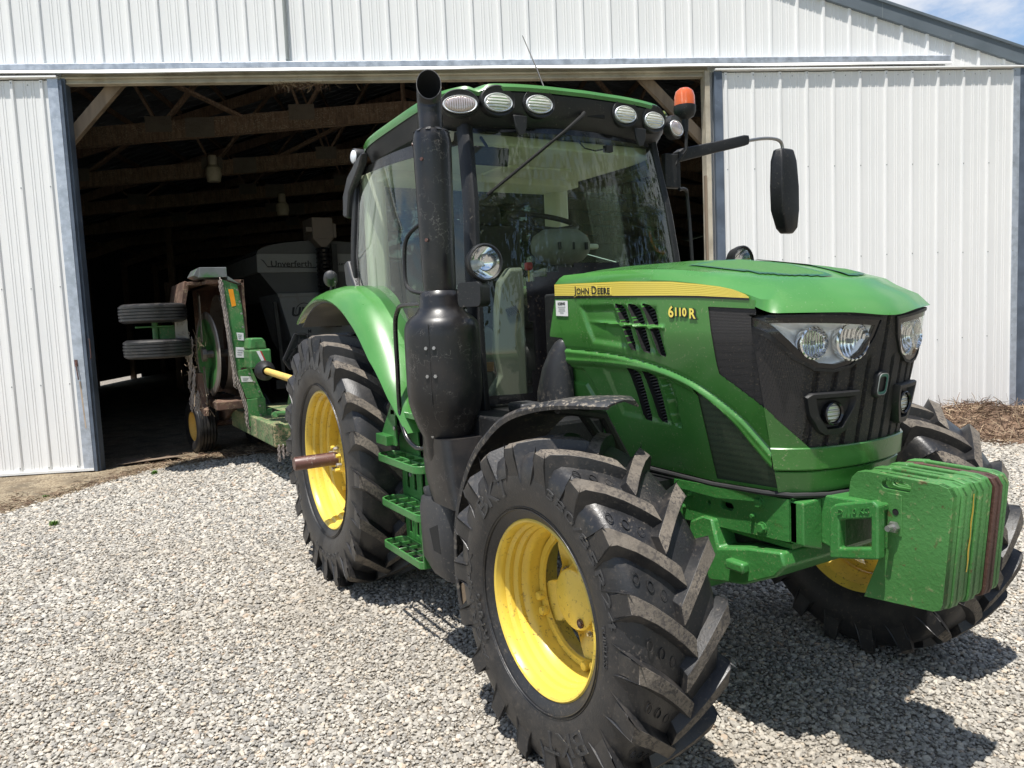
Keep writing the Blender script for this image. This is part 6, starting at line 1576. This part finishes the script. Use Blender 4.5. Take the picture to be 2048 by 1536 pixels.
def litter():
    s = random.uniform(-1.5, 7.); P = A0 + DS * s + DN * (dirt_edge(s) + abs(random.gauss(.05, .45))); return V((P.x, P.y, random.uniform(.006, .03))), (random.gauss(0, 1), random.gauss(0, 1), .05)
strands(g, 7000, litter, .07, .0030); tag(g.build('straw_litter', ['straw_a', 'straw_b', 'straw_c'], None, smooth=0, fix=False), 'thin scatter of straw bits on the soil at the barn door', 'straw', kind='stuff')
# flat sheet scraps by the left door
g = G()
for (pts, z) in (([(1.22, .30), (1.55, .55), (1.30, .95), (1.15, .85)], .02), ([(1.30, .25), (2.0, .45), (1.75, .80), (1.30, .60)], .035)):
    L = [A0 + DS * s + DN * d for s, d in pts]; n = len(L)
    g.rings([[(p.x, p.y, z + .03 * sin(i * 2.)) for i, p in enumerate(L)], [(p.x, p.y, z + .008 + .03 * sin(i * 2.)) for i, p in enumerate(L)]])
tag(g.build('cardboard_scrap', pmat('dirty_cardboard', (.20, .15, .11), .9, grime=.5), None, smooth=0), 'flattened dirty cardboard scrap on the soil just inside the left door', 'cardboard')
# weeds
M['weed'] = pmat('weed_green', (.10, .20, .03), .6, var=.3)
def tuft(name, P, n, h, label):
    g = G()
    for _ in range(n):
        a = random.uniform(0, 2 * pi); l = h * random.uniform(.5, 1.2); r = random.uniform(.2, .9) * l; b = V(P) + V((random.gauss(0, h * .35), random.gauss(0, h * .35), 0))
        s = V((-sin(a), cos(a), 0)) * .004; m = b + V((cos(a) * r * .4, sin(a) * r * .4, l * .6)); t = b + V((cos(a) * r, sin(a) * r, l * .75))
        g.add([b - s, b + s, m + s * 1.2, m - s * 1.2, t], [(0, 1, 2, 3), (3, 2, 4)])
    tag(g.build(name, 'weed', None, smooth=0, fix=False), label, 'weed', 'weeds in the gravel')
def gp(s, d): P = A0 + DS * s + DN * d; return (P.x, P.y, 0)
tuft('weed', (-3.0, -2.65, 0), 60, .05, 'small green weed alone in the gravel in front of the left door')
tuft('weed', gp(1.9, -.35), 70, .05, 'green weed at the gravel edge between left door and mower wheel')
tuft('weed', gp(1.15, -1.35), 40, .04, 'tiny weed on the soil strip below the left door edge')
tuft('weed', (2.2, 1.55, 0), 26, .03, 'sprig of weed in the gravel beside the far front wheel')
# =================================================================== BEYOND THE CAMERA (seen mirrored in the cab glass)
def leaf_mat(name, c):
    t = NT(name); p = t.n('ShaderNodeBsdfPrincipled'); n_ = t.noise(.8, 3)
    t.l(t.mix(t.rng(n_, .3, .7), tuple(x * .55 for x in c), c), p.inputs['Base Color']); p.inputs['Roughness'].default_value = .6; t.l(p.outputs[0], t.out.inputs[0]); return t.m
M['leaf_a'] = leaf_mat('leaf_dark', (.05, .10, .03)); M['leaf_b'] = leaf_mat('leaf_mid', (.08, .15, .035)); M['bark'] = pmat('bark', (.12, .09, .07), .9)
def crown_mesh(seed, H, W):
    rnd = random.Random(seed); g = G(); blobs = [(V((rnd.gauss(0, W * .26), rnd.gauss(0, W * .26), H * rnd.uniform(.32, .92))), W * rnd.uniform(.16, .30)) for _ in range(22)]
    for c, r in blobs:
        for _ in range(190):
            d = V((rnd.gauss(0, 1), rnd.gauss(0, 1), rnd.gauss(0, .8))).normalized(); p = c + d * r * rnd.uniform(.6, 1.08)
            a = V((rnd.gauss(0, 1), rnd.gauss(0, 1), rnd.gauss(0, 1))).normalized(); b = a.cross(d if abs(a.dot(d)) < .95 else V((0, 0, 1))).normalized(); s = rnd.uniform(.18, .38)
            g.add([p - a * s, p + b * s * .6, p + a * s, p - b * s * .6], [(0, 1, 2, 3)], 0 if rnd.random() < .6 else 1)
    return g
trees = []
for i, (x, y, H, W, lb) in enumerate(((24, 2, 11, 9, 'broad leafy tree furthest right of the row facing the barn'), (22, 10, 12, 10, 'tallest leafy tree in the row facing the barn'), (20, 18, 10, 9, 'leafy tree standing beside the white shed end'), (27, -8, 12, 10, 'rounded leafy tree behind the camera position'), (13, 27, 11, 9, 'leafy tree beyond the white metal shed'), (30, 18, 13, 11, 'big leafy tree at the back of the row'))):
    t = empty('tree', (x, y, 0), lb, 'tree', 'trees facing the barn')
    H *= 1.5; W *= 1.35
    crown_mesh(i % 3, H, W).build('crown', ['leaf_a', 'leaf_b'], t, smooth=0, fix=False)
    g = G(); g.tube([(0, 0, -.1), (.1, 0, H * .25), (0, .1, H * .55)], [.30, .2, .08], 10)
    for a in range(5): g.tube([(0, 0, H * .28), (cos(a * 1.3) * W * .2, sin(a * 1.3) * W * .2, H * .6)], [.12, .04], 6)
    g.build('trunk', 'bark', t)
shed = empty('metal_shed', (11, 17, 0), 'low white ribbed metal shed standing across the yard from the barn', 'shed'); shed.rotation_euler = (0, 0, radians(-55))
sh_r = [-5 + .33 * k for k in range(31)]
siding(-5, 5, sh_r, 0, 3.4, -.01).build('front_wall', 'siding', shed, smooth=25, fix=False)
g = G(); g.box(-5, 5, 0, 6, 0, 3.35); g.build('shed_body', 'tank_grey', shed, smooth=0)
g = G(); g.prism([(-.3, 3.40), (3, 4.2), (6.3, 3.40), (3, 4.3)], (-5.2, 0, 0), (0, 1, 0), (0, 0, 1), (10.4, 0, 0)); g.build('roof', 'rake', shed, smooth=0)

# =================================================================== LIGHT, SKY, CAMERA
L = V((-.15, .25, -1)).normalized()
sd = bpy.data.lights.new('sun', 'SUN'); sd.energy = 5.0; sd.angle = radians(.55); sd.color = (1., .96, .90)
so = bpy.data.objects.new('sun', sd); COL.objects.link(so); so.rotation_mode = 'QUATERNION'; so.rotation_quaternion = L.to_track_quat('-Z', 'Y'); so.location = (2, -5, 15)
wd_ = bpy.data.worlds.new('World'); scene.world = wd_; wd_.use_nodes = True; nt = wd_.node_tree; nt.nodes.clear()
sk = nt.nodes.new('ShaderNodeTexSky'); sk.sky_type = 'NISHITA'; sk.sun_disc = False; sk.sun_elevation = math.asin(-L.z); sk.sun_rotation = atan2(-L.x, -L.y); sk.air_density = 1.; sk.dust_density = .4
bg = nt.nodes.new('ShaderNodeBackground'); bg.inputs[1].default_value = .115; wo = nt.nodes.new('ShaderNodeOutputWorld')
tc = nt.nodes.new('ShaderNodeTexCoord'); mp = nt.nodes.new('ShaderNodeMapping'); mp.inputs['Scale'].default_value = (1, 1, 2.2); mp.inputs['Location'].default_value = CLOUD_LOC
nz1 = nt.nodes.new('ShaderNodeTexNoise'); nz1.inputs['Scale'].default_value = 2.6; nz1.inputs['Detail'].default_value = 9; nz1.inputs['Roughness'].default_value = .58
mr = nt.nodes.new('ShaderNodeMapRange'); mr.interpolation_type = 'SMOOTHSTEP'; mr.inputs['From Min'].default_value = .47; mr.inputs['From Max'].default_value = .60
nz2 = nt.nodes.new('ShaderNodeTexNoise'); nz2.inputs['Scale'].default_value = 6; nz2.inputs['Detail'].default_value = 6
cl = nt.nodes.new('ShaderNodeMix'); cl.data_type = 'RGBA'; cl.inputs[6].default_value = (3.6, 3.9, 4.5, 1); cl.inputs[7].default_value = (5.9, 6.0, 6.2, 1)
mxw = nt.nodes.new('ShaderNodeMix'); mxw.data_type = 'RGBA'
for a, b in ((tc.outputs['Generated'], mp.inputs[0]), (mp.outputs[0], nz1.inputs['Vector']), (nz1.outputs['Fac'], mr.inputs['Value']), (mp.outputs[0], nz2.inputs['Vector']), (nz2.outputs['Fac'], cl.inputs[0]), (mr.outputs['Result'], mxw.inputs[0]), (sk.outputs[0], mxw.inputs[6]), (cl.outputs[2], mxw.inputs[7]), (mxw.outputs[2], bg.inputs[0]), (bg.outputs[0], wo.inputs[0])): nt.links.new(a, b)

cd = bpy.data.cameras.new('camera'); co = bpy.data.objects.new('camera', cd); COL.objects.link(co)
cd.sensor_fit = 'HORIZONTAL'; cd.sensor_width = 36.; cd.lens = 1540.1 / 2048 * 36; cd.clip_start = .05; cd.clip_end = 600
right = V((.50882, .85972, -.04459)); down = V((.05499, -.08415, -.99494)); fwd = V((-.85912, .50379, -.09009))
m = Matrix((right, -down, -fwd)).transposed().to_4x4(); m.translation = CAM; co.matrix_world = m
scene.camera = co
scene.view_settings.view_transform = 'Standard'; scene.view_settings.look = 'None'; scene.view_settings.exposure = EXPO; scene.view_settings.gamma = 1.
scene.cycles.max_bounces = 10; scene.cycles.transparent_max_bounces = 12
bpy.context.view_layer.update()
